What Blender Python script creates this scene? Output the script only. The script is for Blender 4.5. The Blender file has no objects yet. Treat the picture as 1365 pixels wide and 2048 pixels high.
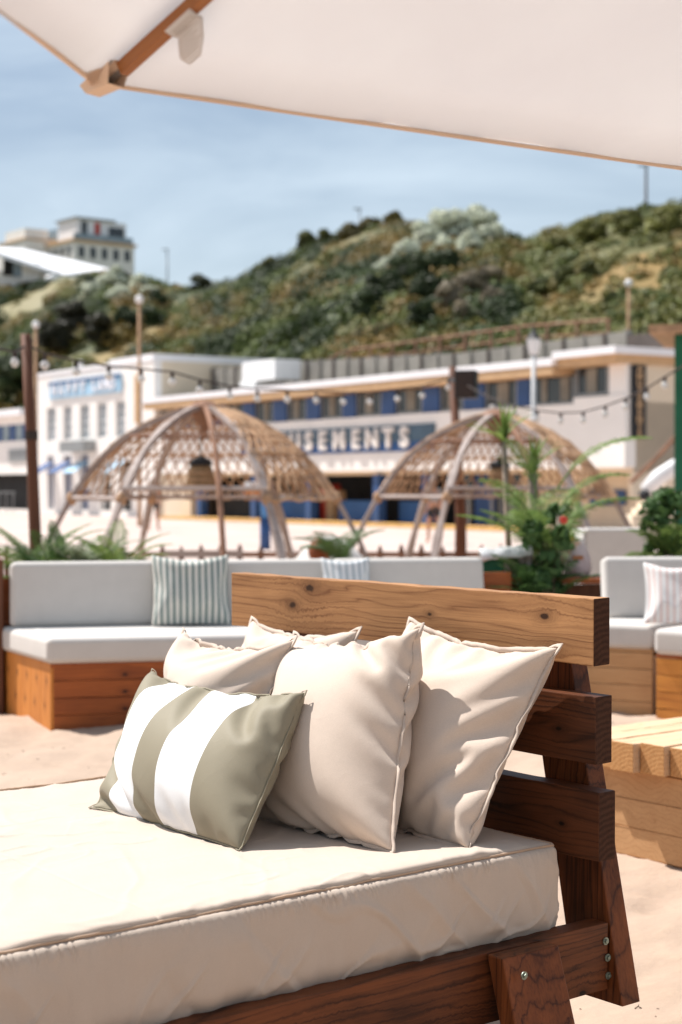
import bpy, bmesh, math, random
import numpy as np
from mathutils import Vector, Matrix
R = math.radians
random.seed(7)
rng = np.random.default_rng(11)
sc = bpy.context.scene
COL = sc.collection

# ------------------------------------------------------------------ camera
FPX = 3300.0; HC = 1.53; TH = math.atan(52/FPX)
cam = bpy.data.cameras.new('camera')
cam.sensor_fit = 'VERTICAL'; cam.sensor_height = 36; cam.lens = FPX/2048*36
cam.clip_start = 0.1; cam.clip_end = 4000
cam.dof.use_dof = True; cam.dof.focus_distance = 4.75; cam.dof.aperture_fstop = 2.9
co = bpy.data.objects.new('camera', cam); COL.objects.link(co)
co.location = (0, 0, HC); co.rotation_euler = (R(90)-TH, 0, 0)
sc.camera = co

# ------------------------------------------------------------------ light
SUN_AZ = math.atan2(.54, -.842)           # direction towards the sun in plan
SUN_EL = R(57.5)
sd = Vector((math.cos(SUN_AZ)*math.cos(SUN_EL), math.sin(SUN_AZ)*math.cos(SUN_EL), math.sin(SUN_EL)))
sl = bpy.data.lights.new('sun', 'SUN'); sl.energy = 5.0; sl.angle = R(0.5); sl.color = (1, .965, .925)
so = bpy.data.objects.new('sun', sl); COL.objects.link(so)
so.rotation_euler = sd.to_track_quat('Z', 'Y').to_euler(); so.location = (-8, 5, 14)
w = bpy.data.worlds.new('World'); sc.world = w; w.use_nodes = True
nt = w.node_tree; nt.nodes.clear()
out = nt.nodes.new('ShaderNodeOutputWorld'); bg = nt.nodes.new('ShaderNodeBackground')
sky = nt.nodes.new('ShaderNodeTexSky'); sky.sky_type = 'NISHITA'; sky.sun_disc = False
sky.sun_elevation = SUN_EL; sky.sun_rotation = math.pi/2-SUN_AZ
sky.air_density = 1.0; sky.dust_density = 1.2; sky.ozone_density = 1.0
tc = nt.nodes.new('ShaderNodeTexCoord')
mp = nt.nodes.new('ShaderNodeMapping'); mp.inputs['Scale'].default_value = (2.2, 2.2, 9.0); mp.inputs['Rotation'].default_value = (0, R(8), R(20))
n1 = nt.nodes.new('ShaderNodeTexNoise'); n1.inputs['Scale'].default_value = 1.6; n1.inputs['Detail'].default_value = 7; n1.inputs['Roughness'].default_value = .55; n1.inputs['Distortion'].default_value = .6
cr = nt.nodes.new('ShaderNodeValToRGB'); cr.color_ramp.elements[0].position = .38; cr.color_ramp.elements[1].position = .75
cr.color_ramp.elements[0].color = (.22, .22, .22, 1); cr.color_ramp.elements[1].color = (.75, .75, .75, 1)
mx = nt.nodes.new('ShaderNodeMixRGB'); mx.inputs['Color2'].default_value = (8.2, 9.6, 10.8, 1)
nt.links.new(tc.outputs['Generated'], mp.inputs['Vector']); nt.links.new(mp.outputs[0], n1.inputs['Vector'])
nt.links.new(n1.outputs['Fac'], cr.inputs[0]); nt.links.new(cr.outputs[0], mx.inputs['Fac'])
nt.links.new(sky.outputs[0], mx.inputs['Color1']); nt.links.new(mx.outputs[0], bg.inputs[0])
bg.inputs[1].default_value = 0.066
nt.links.new(bg.outputs[0], out.inputs[0])
sc.view_settings.view_transform = 'Standard'; sc.view_settings.look = 'None'
sc.view_settings.exposure = 0.58; sc.view_settings.gamma = 1
sc.view_settings.use_curve_mapping = False
sc.render.engine = 'CYCLES'
sc.cycles.use_denoising = True
sc.cycles.max_bounces = 8; sc.cycles.diffuse_bounces = 4; sc.cycles.transparent_max_bounces = 8
sc.cycles.sample_clamp_indirect = 8

# ------------------------------------------------------------------ helpers
def ray(px, py):
    a = (px-682.5)/FPX; b = -(py-1024)/FPX
    return Vector((a, math.cos(TH)+b*math.sin(TH), -math.sin(TH)+b*math.cos(TH)))
def at(px, py, D):
    d = ray(px, py); return Vector((0, 0, HC))+d*(D/d.y)
def grd(px, py, z=0.0):
    d = ray(px, py); return Vector((0, 0, HC))+d*((z-HC)/d.z)
FA = (5.73, 56.1); UX, UY = .545, -.838
def fac(px, py, v=0.0):
    d = ray(px, py)
    k = (FA[0]*.838+FA[1]*.545+v)/(d[0]*.838+d[1]*.545)
    return (d[0]*k-FA[0])*UX+(d[1]*k-FA[1])*UY, HC+d[2]*k
def fu(px, v=0.0): return fac(px, 972, v)[0]
def loc2w(u, v, z=0): return Vector((FA[0]+u*UX+v*.838, FA[1]+u*UY+v*.545, z))

def _h(ix, iy, iz, s):
    n = (ix*73856093) ^ (iy*19349663) ^ (iz*83492791) ^ (s*2654435761)
    n = (n ^ (n >> 13)) & 0x7fffffff
    n = (n*1274126177) & 0x7fffffff
    n = n ^ (n >> 15)
    return (n & 0xffffff)/float(0xffffff)
def vnoise(x, y=0., z=0., s=0):
    x, y, z = np.broadcast_arrays(np.asarray(x, float), np.asarray(y, float), np.asarray(z, float))
    ix, iy, iz = np.floor(x).astype(np.int64), np.floor(y).astype(np.int64), np.floor(z).astype(np.int64)
    fx, fy, fz = x-ix, y-iy, z-iz
    fx, fy, fz = [t*t*t*(t*(t*6-15)+10) for t in (fx, fy, fz)]
    r = 0
    for a in (0, 1):
        for b in (0, 1):
            for c in (0, 1):
                r = r+_h(ix+a, iy+b, iz+c, s)*(fx if a else 1-fx)*(fy if b else 1-fy)*(fz if c else 1-fz)
    return r*2-1
def fbm(x, y=0., z=0., s=0, o=4):
    r = 0; a = 1.
    for i in range(o):
        r = r+a*vnoise(np.asarray(x)*2**i, np.asarray(y)*2**i, np.asarray(z)*2**i, s+i); a *= .5
    return r

def thing(name, label, cat, loc=(0, 0, 0), rz=0.0, group=None):
    o = bpy.data.objects.new(name, None); COL.objects.link(o)
    o.empty_display_size = .2
    o.location = loc; o.rotation_euler = (0, 0, rz)
    o['label'] = label; o['category'] = cat
    if group: o['group'] = group
    return o
def tag(o, label, cat, group=None):
    o['label'] = label; o['category'] = cat
    if group: o['group'] = group
    return o
def link(name, me, parent=None, label=None):
    o = bpy.data.objects.new(name, me); COL.objects.link(o)
    if parent is not None: o.parent = parent
    if label: o['label'] = label
    return o
def setmats(me, mats):
    for m in (mats if isinstance(mats, (list, tuple)) else [mats]): me.materials.append(m)
def pyd(name, verts, faces, mat, parent=None, smooth=False, label=None, off=None):
    me = bpy.data.meshes.new(name)
    if off is not None: verts = [Vector(v)-Vector(off) for v in verts]
    me.from_pydata([tuple(v) for v in verts], [], faces); me.update()
    setmats(me, mat)
    if smooth: me.polygons.foreach_set('use_smooth', [True]*len(me.polygons))
    return link(name, me, parent, label)

class MB:
    """collects shapes into one mesh"""
    def __init__(s): s.v = []; s.f = []
    def add(s, vs, fs):
        n = len(s.v); s.v += [tuple(v) for v in vs]; s.f += [tuple(i+n for i in f) for f in fs]; return s
    def box(s, x0, x1, y0, y1, z0, z1, M=None):
        vs = [Vector((x, y, z)) for z in (z0, z1) for y in (y0, y1) for x in (x0, x1)]
        if M is not None: vs = [M @ v for v in vs]
        return s.add(vs, [(0, 2, 3, 1), (4, 5, 7, 6), (0, 1, 5, 4), (2, 6, 7, 3), (0, 4, 6, 2), (1, 3, 7, 5)])
    def prism(s, poly, z0, z1):
        n = len(poly)
        vs = [Vector((p[0], p[1], z0)) for p in poly]+[Vector((p[0], p[1], z1)) for p in poly]
        return s.add(vs, [tuple(reversed(range(n))), tuple(range(n, 2*n))]+[(i, (i+1) % n, n+(i+1) % n, n+i) for i in range(n)])
    def tube(s, pts, r, n=6, r1=None, cap=True):
        pts = [Vector(p) for p in pts]; k = len(pts); base = len(s.v)
        rs = r if isinstance(r, (list, tuple)) else [r+(0 if r1 is None else (r1-r)*i/(k-1)) for i in range(k)]
        up = Vector((0, 0, 1))
        for i, p in enumerate(pts):
            t = (pts[min(i+1, k-1)]-pts[max(i-1, 0)]).normalized()
            if abs(t.dot(up)) > .95: up = Vector((1, 0, 0)) if abs(t.x) < .9 else Vector((0, 1, 0))
            x = t.cross(up).normalized(); y = x.cross(t).normalized()
            for j in range(n):
                a = 2*math.pi*j/n
                s.v.append(tuple(p+(x*math.cos(a)+y*math.sin(a))*rs[i]))
        for i in range(k-1):
            for j in range(n):
                s.f.append((base+i*n+j, base+i*n+(j+1) % n, base+(i+1)*n+(j+1) % n, base+(i+1)*n+j))
        if cap:
            s.f.append(tuple(base+j for j in reversed(range(n)))); s.f.append(tuple(base+(k-1)*n+j for j in range(n)))
        return s
    def lathe(s, prof, n=12, c=(0, 0, 0)):
        base = len(s.v)
        for r, z in prof:
            for j in range(n):
                a = 2*math.pi*j/n; s.v.append((c[0]+r*math.cos(a), c[1]+r*math.sin(a), c[2]+z))
        for i in range(len(prof)-1):
            for j in range(n):
                s.f.append((base+i*n+j, base+i*n+(j+1) % n, base+(i+1)*n+(j+1) % n, base+(i+1)*n+j))
        s.f.append(tuple(base+j for j in reversed(range(n)))); s.f.append(tuple(base+(len(prof)-1)*n+j for j in range(n)))
        return s
    def ball(s, c, r, n=10, m=6, sc=(1, 1, 1)):
        prof = [(max(r*math.sin(math.pi*i/m), 1e-4), -r*math.cos(math.pi*i/m)) for i in range(m+1)]
        k = len(s.v); s.lathe(prof, n)
        for i in range(k, len(s.v)):
            v = s.v[i]; s.v[i] = (c[0]+v[0]*sc[0], c[1]+v[1]*sc[1], c[2]+v[2]*sc[2])
        return s
    def mesh(s, name, mat, smooth=False, bevel=0, seg=2):
        me = bpy.data.meshes.new(name); me.from_pydata(s.v, [], s.f)
        if bevel:
            bm = bmesh.new(); bm.from_mesh(me)
            bmesh.ops.recalc_face_normals(bm, faces=bm.faces)
            bmesh.ops.bevel(bm, geom=[e for e in bm.edges if e.calc_face_angle(0) > .3], offset=bevel, segments=seg, profile=.5, affect='EDGES', clamp_overlap=True)
            bm.to_mesh(me); bm.free()
        me.update(); setmats(me, mat)
        if smooth: me.polygons.foreach_set('use_smooth', [True]*len(me.polygons))
        return me
    def build(s, name, mat, parent=None, smooth=False, bevel=0, seg=2, label=None):
        return link(name, s.mesh(name, mat, smooth, bevel, seg), parent, label)

def bx(name, x0, x1, y0, y1, z0, z1, mat, parent=None, bevel=0, seg=1, label=None):
    return MB().box(x0, x1, y0, y1, z0, z1).build(name, mat, parent, bevel=bevel, seg=seg, label=label)

# ------------------------------------------------------------------ materials
class NT:
    def __init__(s, name, rough=.8, spec=.3):
        s.m = bpy.data.materials.new(name); s.m.use_nodes = True
        s.t = s.m.node_tree; s.b = s.t.nodes['Principled BSDF']
        s.b.inputs['Roughness'].default_value = rough
        s.b.inputs['Specular IOR Level'].default_value = spec
    def n(s, t, **k):
        o = s.t.nodes.new(t)
        for a, b in k.items():
            if a in o.inputs: s.set(o.inputs[a], b)
            else: setattr(o, a, b)
        return o
    def set(s, inp, v):
        if hasattr(v, 'links') and hasattr(v, 'is_output'): s.t.links.new(v, inp)
        elif isinstance(v, (tuple, list)):
            inp.default_value = tuple(v)+(1,) if (len(v) == 3 and inp.type == 'RGBA') else tuple(v)
        else: inp.default_value = v
    def math(s, op, a, b=0., c=None):
        o = s.t.nodes.new('ShaderNodeMath'); o.operation = op
        s.set(o.inputs[0], a); s.set(o.inputs[1], b)
        if c is not None: s.set(o.inputs[2], c)
        return o.outputs[0]
    def coord(s, kind='Object', scale=(1, 1, 1), rot=(0, 0, 0), loc=(0, 0, 0)):
        t = s.n('ShaderNodeTexCoord'); m = s.n('ShaderNodeMapping')
        s.t.links.new(t.outputs[kind], m.inputs[0])
        m.inputs['Scale'].default_value = scale; m.inputs['Rotation'].default_value = rot; m.inputs['Location'].default_value = loc
        return m.outputs[0]
    def noise(s, vec, scale=5., detail=4., rough=.55, dist=0.):
        o = s.n('ShaderNodeTexNoise'); s.t.links.new(vec, o.inputs['Vector'])
        o.inputs['Scale'].default_value = scale; o.inputs['Detail'].default_value = detail
        o.inputs['Roughness'].default_value = rough; o.inputs['Distortion'].default_value = dist
        return o.outputs['Fac']
    def mix(s, f, a, b, mode='MIX'):
        o = s.n('ShaderNodeMixRGB'); o.blend_type = mode
        s.set(o.inputs[0], f); s.set(o.inputs[1], a); s.set(o.inputs[2], b); return o.outputs[0]
    def remap(s, v, a, b, c=0., d=1.):
        o = s.n('ShaderNodeMapRange'); s.set(o.inputs[0], v)
        for i, x in enumerate((a, b, c, d)): o.inputs[i+1].default_value = x
        return o.outputs[0]
    def bump(s, h, strength=.3, dist=.01):
        o = s.n('ShaderNodeBump'); o.inputs['Strength'].default_value = strength; o.inputs['Distance'].default_value = dist
        s.t.links.new(h, o.inputs['Height']); s.t.links.new(o.outputs[0], s.b.inputs['Normal'])
    def color(s, c): s.set(s.b.inputs['Base Color'], c)

def plain(name, c, rough=.8, var=.12, scale=3., bump=0., bdist=.01, spec=.3, metal=0., fine=0):
    k = NT(name, rough, spec); v = k.coord('Object')
    f = k.noise(v, scale, 5)
    lo = tuple(x*(1-var) for x in c); hi = tuple(min(1, x*(1+var)) for x in c)
    k.color(k.mix(k.remap(f, .3, .7), lo, hi)); k.b.inputs['Metallic'].default_value = metal
    if bump: k.bump(k.noise(v, fine or scale*8, 4), bump, bdist)
    return k.m

def wood(name, base, dark, knots=(), ax='x', gs=1., rough=.55, contrast=1., mottled=.5, spec=.35, seed=0.):
    k = NT(name, rough, spec)
    tcn = k.n('ShaderNodeTexCoord'); oi = k.n('ShaderNodeObjectInfo')
    sep = k.n('ShaderNodeSeparateXYZ'); k.t.links.new(tcn.outputs['Object'], sep.inputs[0])
    X, Y, Z = sep.outputs
    if ax == 'y': X, Y = Y, X
    if ax == 'z': X, Z = Z, X
    rnd = k.math('MULTIPLY', oi.outputs['Random'], 17.0)
    def comb(sx, sy, sz, addx=0.):
        c = k.n('ShaderNodeCombineXYZ')
        k.set(c.inputs[0], k.math('ADD', k.math('MULTIPLY', X, sx), k.math('ADD', rnd, addx+seed)))
        k.set(c.inputs[1], k.math('ADD', k.math('MULTIPLY', Y, sy), rnd)); k.set(c.inputs[2], k.math('MULTIPLY', ZZ, sz)); return c.outputs[0]
    ZZ = Z; kd = None; mask = None; halo = None; krings = None
    kn = k.noise(tcn.outputs['Object'], 55, 3)
    for (kx, kz, r) in knots:
        dx = k.math('MULTIPLY', k.math('SUBTRACT', X, kx), .55); dz = k.math('SUBTRACT', Z, kz)
        d = k.math('SQRT', k.math('ADD', k.math('MULTIPLY', dx, dx), k.math('MULTIPLY', dz, dz)))
        d = k.math('MULTIPLY', d, k.math('ADD', .55, k.math('MULTIPLY', kn, .9)))
        g = k.math('POWER', 2.718, k.math('MULTIPLY', d, -1/(r*2.2)))
        # the grain bends round the knot
        ZZ = k.math('SUBTRACT', ZZ, k.math('MULTIPLY', k.math('MULTIPLY', g, dz), 1.5))
        m1 = k.remap(d, r*.45, r*.8, 1, 0); hl = k.remap(d, r*.5, r*2.6, 1, 0)
        kr = k.math('MULTIPLY', k.math('ABSOLUTE', k.math('SINE', k.math('MULTIPLY', d, 700.))), k.remap(d, r*.9, r*3.2, 1, 0))
        krings = kr if krings is None else k.math('MAXIMUM', krings, kr)
        mask = m1 if mask is None else k.math('MAXIMUM', mask, m1)
        halo = hl if halo is None else k.math('MAXIMUM', halo, hl)
    big = k.noise(comb(.7*gs, 4*gs, 5*gs), 1., 3, .5, .4)
    sepn = k.math('MULTIPLY', ZZ, 120*gs)
    ringv = k.math('ADD', sepn, k.math('MULTIPLY', big, 26.))
    rings = k.math('POWER', k.math('SUBTRACT', 1., k.math('ABSOLUTE', k.math('SINE', ringv))), 3.)
    fib = k.noise(comb(4*gs, 120*gs, 190*gs, 3.), 1., 3, .6)
    mid = k.noise(comb(1.6*gs, 12*gs, 22*gs, 9.), 1., 4, .6)
    mot = k.noise(comb(2.2*gs, 3*gs, 5*gs, 21.), 1., 3, .5)
    f = k.math('ADD', k.math('MULTIPLY', rings, .55*contrast), k.math('MULTIPLY', k.remap(fib, .4, .7), .32*contrast))
    f = k.math('ADD', f, k.math('MULTIPLY', k.remap(mid, .35, .7), .35*contrast))
    f = k.math('ADD', f, k.math('MULTIPLY', k.remap(mot, .45, .7), mottled))
    f = k.math('MINIMUM', k.math('MULTIPLY', f, .8), 1.)
    c = k.mix(f, base, dark)
    if knots:
        kc = tuple(x*.22 for x in dark)
        c = k.mix(k.math('MULTIPLY', k.math('POWER', halo, 2.), .5), c, tuple(x*.75 for x in dark))
        c = k.mix(k.math('MULTIPLY', krings, .35), c, tuple(x*.45 for x in dark))
        c = k.mix(mask, c, kc)
    k.color(c)
    k.bump(k.math('ADD', k.math('MULTIPLY', fib, .6), k.math('MULTIPLY', rings, .25)), .35, .0025)
    return k.m

def endgrain(name, base, dark):
    k = NT(name, .85, .15)
    v = k.coord('Object', (1, 1, 1), (0, 0, 0), (0, 0, .07))
    wv = k.n('ShaderNodeTexWave', wave_type='RINGS', rings_direction='X'); k.t.links.new(v, wv.inputs['Vector'])
    wv.inputs['Scale'].default_value = 17; wv.inputs['Distortion'].default_value = 5; wv.inputs['Detail'].default_value = 3
    n = k.noise(k.coord('Object', (1, 1, 1)), 60, 5)
    k.color(k.mix(k.math('ADD', k.math('MULTIPLY', wv.outputs['Fac'], .4), k.math('MULTIPLY', n, .5)), base, dark))
    k.bump(n, .6, .004)
    return k.m

def fabric(name, c, stripes=None, rough=.9, weave=900., wr=.0, sheen=.15, var=.06):
    """stripes: list of (u limit, colour) across the UV"""
    k = NT(name, rough, .15)
    k.b.inputs['Sheen Weight'].default_value = sheen
    uv = k.n('ShaderNodeTexCoord').outputs['UV']
    v = k.coord('Object')
    if stripes:
        sp = k.n('ShaderNodeSeparateXYZ'); k.t.links.new(uv, sp.inputs[0])
        col = stripes[0][1]
        for i in range(1, len(stripes)):
            g = k.math('GREATER_THAN', sp.outputs[0], stripes[i-1][0])
            col = k.mix(g, col, stripes[i][1])
    else: col = c
    n = k.noise(v, 9, 4)
    fine = k.noise(k.coord('Object', (1, 1, 3)), weave*.25, 2, .7)
    col2 = k.mix(k.remap(n, .3, .7), col, k.mix(1., col, (1-var,)*3, 'MULTIPLY'))
    col2 = k.mix(k.remap(fine, .35, .65), col2, k.mix(1., col2, (1-var*1.4,)*3, 'MULTIPLY'))
    k.color(col2)
    if wr:
        w1 = k.noise(v, 7, 2, .5, .6); w2 = k.noise(k.coord('Object', (1, 1.7, .7), (.4, .3, .9)), 38, 3, .5, .8)
        r1 = k.math('POWER', k.math('SUBTRACT', 1., k.math('ABSOLUTE', k.math('MULTIPLY', k.math('SUBTRACT', w1, .5), 5.))), 3.)
        h = k.math('ADD', k.math('MULTIPLY', k.math('MAXIMUM', r1, 0.), .55), k.math('MULTIPLY', w2, .9))
        h = k.math('ADD', h, k.math('MULTIPLY', fine, .35)); k.bump(h, wr, .004)
    else: k.bump(fine, .12, .0012)
    return k.m

def leafmat(name, c, c2, trans=.25, attr=None):
    k = NT(name, .6, .25)
    oi = k.n('ShaderNodeNewGeometry')
    n = k.noise(k.coord('Object'), 1.7, 3)
    if attr:
        a = k.n('ShaderNodeVertexColor'); a.layer_name = attr
        col = k.mix(k.math('MULTIPLY', oi.outputs['Random Per Island'], .5), a.outputs[0], k.mix(1., a.outputs[0], (1.3, 1.28, 1.05), 'MULTIPLY'))
    else:
        col = k.mix(k.math('ADD', k.math('MULTIPLY', oi.outputs['Random Per Island'], .6), k.math('MULTIPLY', k.remap(n, .35, .65), .4)), c, c2)
    k.color(col)
    tr = k.n('ShaderNodeBsdfTranslucent'); k.set(tr.inputs[0], col)
    mxs = k.n('ShaderNodeMixShader'); mxs.inputs[0].default_value = trans
    o = k.t.nodes['Material Output']
    k.t.links.new(k.b.outputs[0], mxs.inputs[1]); k.t.links.new(tr.outputs[0], mxs.inputs[2]); k.t.links.new(mxs.outputs[0], o.inputs[0])
    return k.m

# sand
k = NT('sand', .95, .1); v = k.coord('Object')
big = k.noise(v, 1.3, 5); mid = k.noise(v, 14, 5); fine = k.noise(v, 420, 2)
c = k.mix(k.remap(big, .3, .7), (.385, .285, .215), (.45, .34, .265))
c = k.mix(k.math('MULTIPLY', k.remap(fine, .58, .75), .35), c, (.30, .20, .14))
c = k.mix(k.math('MULTIPLY', k.remap(mid, .5, .72), .3), c, (.52, .385, .28))
k.color(c); k.bump(k.math('ADD', k.math('MULTIPLY', mid, 1.), k.math('MULTIPLY', fine, .12)), .5, .02)
M_SAND = k.m
k = NT('promenade', .9, .2); v = k.coord('Object')
c = k.mix(k.remap(k.noise(v, .35, 6), .35, .65), (.46, .365, .32), (.55, .445, .395))
c = k.mix(k.math('MULTIPLY', k.remap(k.noise(k.coord('Object', (.3, 2.5, 1)), 1., 4), .55, .7), .35), c, (.42, .34, .31))
k.color(c); k.bump(k.noise(v, 30, 3), .2, .01); M_PROM = k.m
M_GROUND = plain('far_ground', (.16, .15, .09), .95, .3, .05)

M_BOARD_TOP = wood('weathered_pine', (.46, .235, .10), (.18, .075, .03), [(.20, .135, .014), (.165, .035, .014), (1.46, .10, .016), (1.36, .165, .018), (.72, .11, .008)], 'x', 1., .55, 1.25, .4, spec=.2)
M_BOARD_MID = wood('shaded_stained_pine', (.125, .04, .015), (.032, .011, .005), [(.15, .09, .009), (.55, .06, .014)], 'x', 1., .5, 1.2, .7, .2)  # lower boards darkened: the shade on them is put into the stain colour
M_RAIL = wood('shaded_stained_rail', (.18, .055, .018), (.04, .012, .005), [(.13, -.045, .014), (.11, .01, .011), (.62, -.02, .016), (1.1, .03, .016), (1.55, -.03, .014)], 'x', 1., .5, 1.3, .8, .2)  # rail darkened too, shade put into the stain colour
M_LEG = wood('shaded_stained_leg', (.22, .064, .019), (.045, .013, .005), [(.02, .03, .013), (-.05, -.04, .011)], 'z', 1., .5, 1.3, .7, .2)  # legs and posts: shade put into the stain colour
M_END = endgrain('end_grain', (.085, .038, .022), (.022, .010, .007))
M_BOX_WOOD = wood('orange_pine_shaded', (.40, .105, .022), (.14, .03, .009), [(.45, .03, .014), (1.1, -.02, .016), (1.5, .03, .012)], 'x', 1., .6, .9, .45)  # shaded copy: sofa front's shade put into a darker, redder colour
M_BOX_WOODV = wood('orange_pine_sunlit_upright', (.66, .25, .05), (.36, .11, .022), [(.1, .02, .012), (-.06, -.02, .012)], 'z', 1., .6, .8, .35)  # sunlit copy of the same wood: sunlight on the end boards painted in
M_BOX_WOODL = wood('orange_pine_sunlit', (.72, .30, .06), (.36, .12, .025), [(.3, .03, .014)], 'x', 1., .6, .9, .45)  # brighter copy for the right base, sunlight put into the colour
M_PALE_WOOD = wood('pale_pine', (.60, .35, .17), (.36, .17, .065), [(.3, .0, .012)], 'x', 1., .65, .7, .3)
M_SLEEPER = wood('table_pine', (.66, .46, .29), (.46, .27, .14), [(.35, .02, .012)], 'x', .8, .65, .7, .3)
M_SLEEPER_END = endgrain('table_end_grain', (.66, .37, .16), (.42, .19, .07))
M_BROWN_WOOD = wood('dark_brown_wood', (.16, .06, .03), (.06, .024, .013), [], 'z', .6, .7, .9, .5)
M_ROPE = plain('rope', (.42, .26, .155), .95, .25, 6)
M_WHITEWOOD = wood('whitewashed_wood', (.44, .37, .34), (.20, .13, .10), [], 'x', .4, .75, .8, .5)
M_BROWNRIB = plain('brown_rib', (.26, .14, .09), .85, .3, 4)
M_LINEN = fabric('beige_linen', (.64, .525, .435), wr=.12)
M_FLANGE = fabric('linen_flange', (.57, .465, .385))
M_MATT = fabric('mattress_cloth', (.53, .44, .365), var=.04, wr=.14)
M_PIPE = fabric('mattress_piping', (.52, .36, .25))
OLV = (.265, .232, .165); WHT = (.80, .80, .80)
M_STRIPE = fabric('olive_white_stripe', OLV, [(.165, OLV), (.36, WHT), (.515, OLV), (.725, WHT), (1.1, OLV)], rough=.6, sheen=.05, var=.03, wr=.10)
M_OLIVE = plain('olive_seam', OLV, .8, .05)
def pinstripe(name, a, b, n, duty=.5):
    k = NT(name, .85, .2); uv = k.n('ShaderNodeTexCoord').outputs['UV']
    sp = k.n('ShaderNodeSeparateXYZ'); k.t.links.new(uv, sp.inputs[0])
    f = k.math('FRACT', k.math('MULTIPLY', sp.outputs[0], n))
    k.color(k.mix(k.math('GREATER_THAN', f, duty), a, b)); return k.m
M_PIN_G = pinstripe('green_pinstripe', (.64, .61, .55), (.17, .22, .205), 13, .54)
M_PIN_B = pinstripe('blue_pinstripe', (.72, .72, .72), (.42, .46, .48), 8, .55)
M_PIN_P = pinstripe('pink_pinstripe', (.74, .72, .70), (.66, .52, .49), 10, .6)
M_CUSH = fabric('offwhite_cushion', (.62, .58, .54), weave=500)
M_BOLT = plain('galvanised_steel', (.26, .30, .25), .5, .2, 60, metal=.85)
# canopy cloth
k = NT('canopy_cloth', .9, .1)
v = k.coord('Object'); c = k.mix(k.remap(k.noise(v, 2.2, 4), .3, .7), (.80, .79, .80), (.83, .825, .83)); k.color(c)
tr = k.n('ShaderNodeBsdfTranslucent'); k.set(tr.inputs[0], c); ms = k.n('ShaderNodeMixShader'); ms.inputs[0].default_value = .42
k.t.links.new(k.b.outputs[0], ms.inputs[1]); k.t.links.new(tr.outputs[0], ms.inputs[2]); k.t.links.new(ms.outputs[0], k.t.nodes['Material Output'].inputs[0])
k.bump(k.math('ADD', k.noise(k.coord('Object'), 3.2, 3), k.math('MULTIPLY', k.noise(k.coord('Object'), 900, 2), .01)), .7, .03)
M_CANOPY = k.m
M_HEM = plain('canopy_hem', (.74, .56, .43), .9, .08)
M_TEAK = wood('teak', (.40, .15, .04), (.14, .04, .01), [], 'x', 1., .35, .6, .3, .5)
M_LABEL = plain('label_cloth', (.84, .83, .83), .8, .03)
M_INK = plain('label_ink', (.30, .24, .19), .8, .1)
# buildings
M_RENDER = plain('white_render', (.86, .82, .77), .85, .05, .6, .2, .01, fine=20)
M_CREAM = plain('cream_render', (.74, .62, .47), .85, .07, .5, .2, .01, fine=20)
M_FASCIA = plain('white_fascia', (.84, .83, .84), .6, .04, 1.)
M_BLUE = plain('blue_panel', (.035, .085, .22), .5, .12, 2.)
M_BLUE_L = plain('light_blue_board', (.36, .56, .72), .6, .1, 1.5)
M_BLUE_S = plain('blue_board', (.025, .09, .24), .6, .15, 1.5)
M_GREY_S = plain('grey_green_board', (.075, .125, .17), .6, .15, 1.5)
M_TAN = plain('tan_board', (.55, .36, .2), .8, .1)
M_CONC = plain('grey_concrete', (.27, .25, .22), .9, .2, 1.2, .3, .02, fine=14)
M_CONCD = plain('dark_concrete', (.10, .08, .07), .9, .25, 1.)
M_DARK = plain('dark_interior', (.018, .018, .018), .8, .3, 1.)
M_GLASSD = plain('dark_glass', (.03, .035, .04), .12, .3, .6, spec=.6)
M_GLASSG = plain('grey_glass', (.24, .30, .34), .18, .25, .8, spec=.6)
M_CURT = plain('curtain', (.24, .22, .18), .9, .25, 2.)
M_LETTER = plain('cream_letter', (.82, .76, .70), .6, .05)
M_LETTER_B = plain('white_letter', (.80, .80, .84), .6, .05)
M_YELLOW = plain('ochre_kerb', (.60, .36, .12), .8, .2, 2.)
M_STEELG = plain('grey_steel', (.30, .31, .31), .5, .1, 4., metal=.4)
M_WHITEP = plain('white_paint', (.78, .77, .76), .5, .04)
M_GREEN = plain('green_paint', (.012, .11, .055), .5, .25, 1.2)
M_RED = plain('red_paint', (.5, .05, .03), .5, .1)
M_ORANGE = plain('orange_paint', (.55, .2, .06), .6, .1)
M_SBLUE = plain('sky_blue_paint', (.08, .24, .5), .5, .1)
M_BLACK = plain('black_plastic', (.02, .02, .022), .5, .1)
M_CABLE = plain('cable', (.05, .035, .03), .7, .1)
M_BASKET = plain('basket_weave', (.30, .19, .10), .9, .3, 20, .5, .01, fine=60)
M_SKIN = plain('skin', (.50, .25, .15), .6, .08)
M_HAIR = plain('brown_hair', (.10, .04, .02), .7, .2)
k = NT('bulb_glass', .08, .5); k.color((.85, .84, .82)); k.b.inputs['Transmission Weight'].default_value = .35; M_BULB = k.m
M_LEAF = leafmat('palm_leaf', (.07, .14, .03), (.24, .32, .08), .35)
M_LEAFD = leafmat('dark_leaf', (.03, .075, .022), (.09, .16, .045), .25)
M_LEAFP = leafmat('pale_leaf', (.20, .26, .17), (.38, .40, .26), .3)
M_SCRUB = leafmat('scrub_leaf', None, None, .15, attr='tint')
M_TRUNK = plain('bark', (.28, .22, .17), .9, .3, 8, .5, .02)
M_SHRUBSTEM = plain('shrub_stem', (.08, .06, .04), .9, .3, 3)
M_POT = plain('terracotta', (.35, .14, .07), .8, .2, 5)

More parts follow.
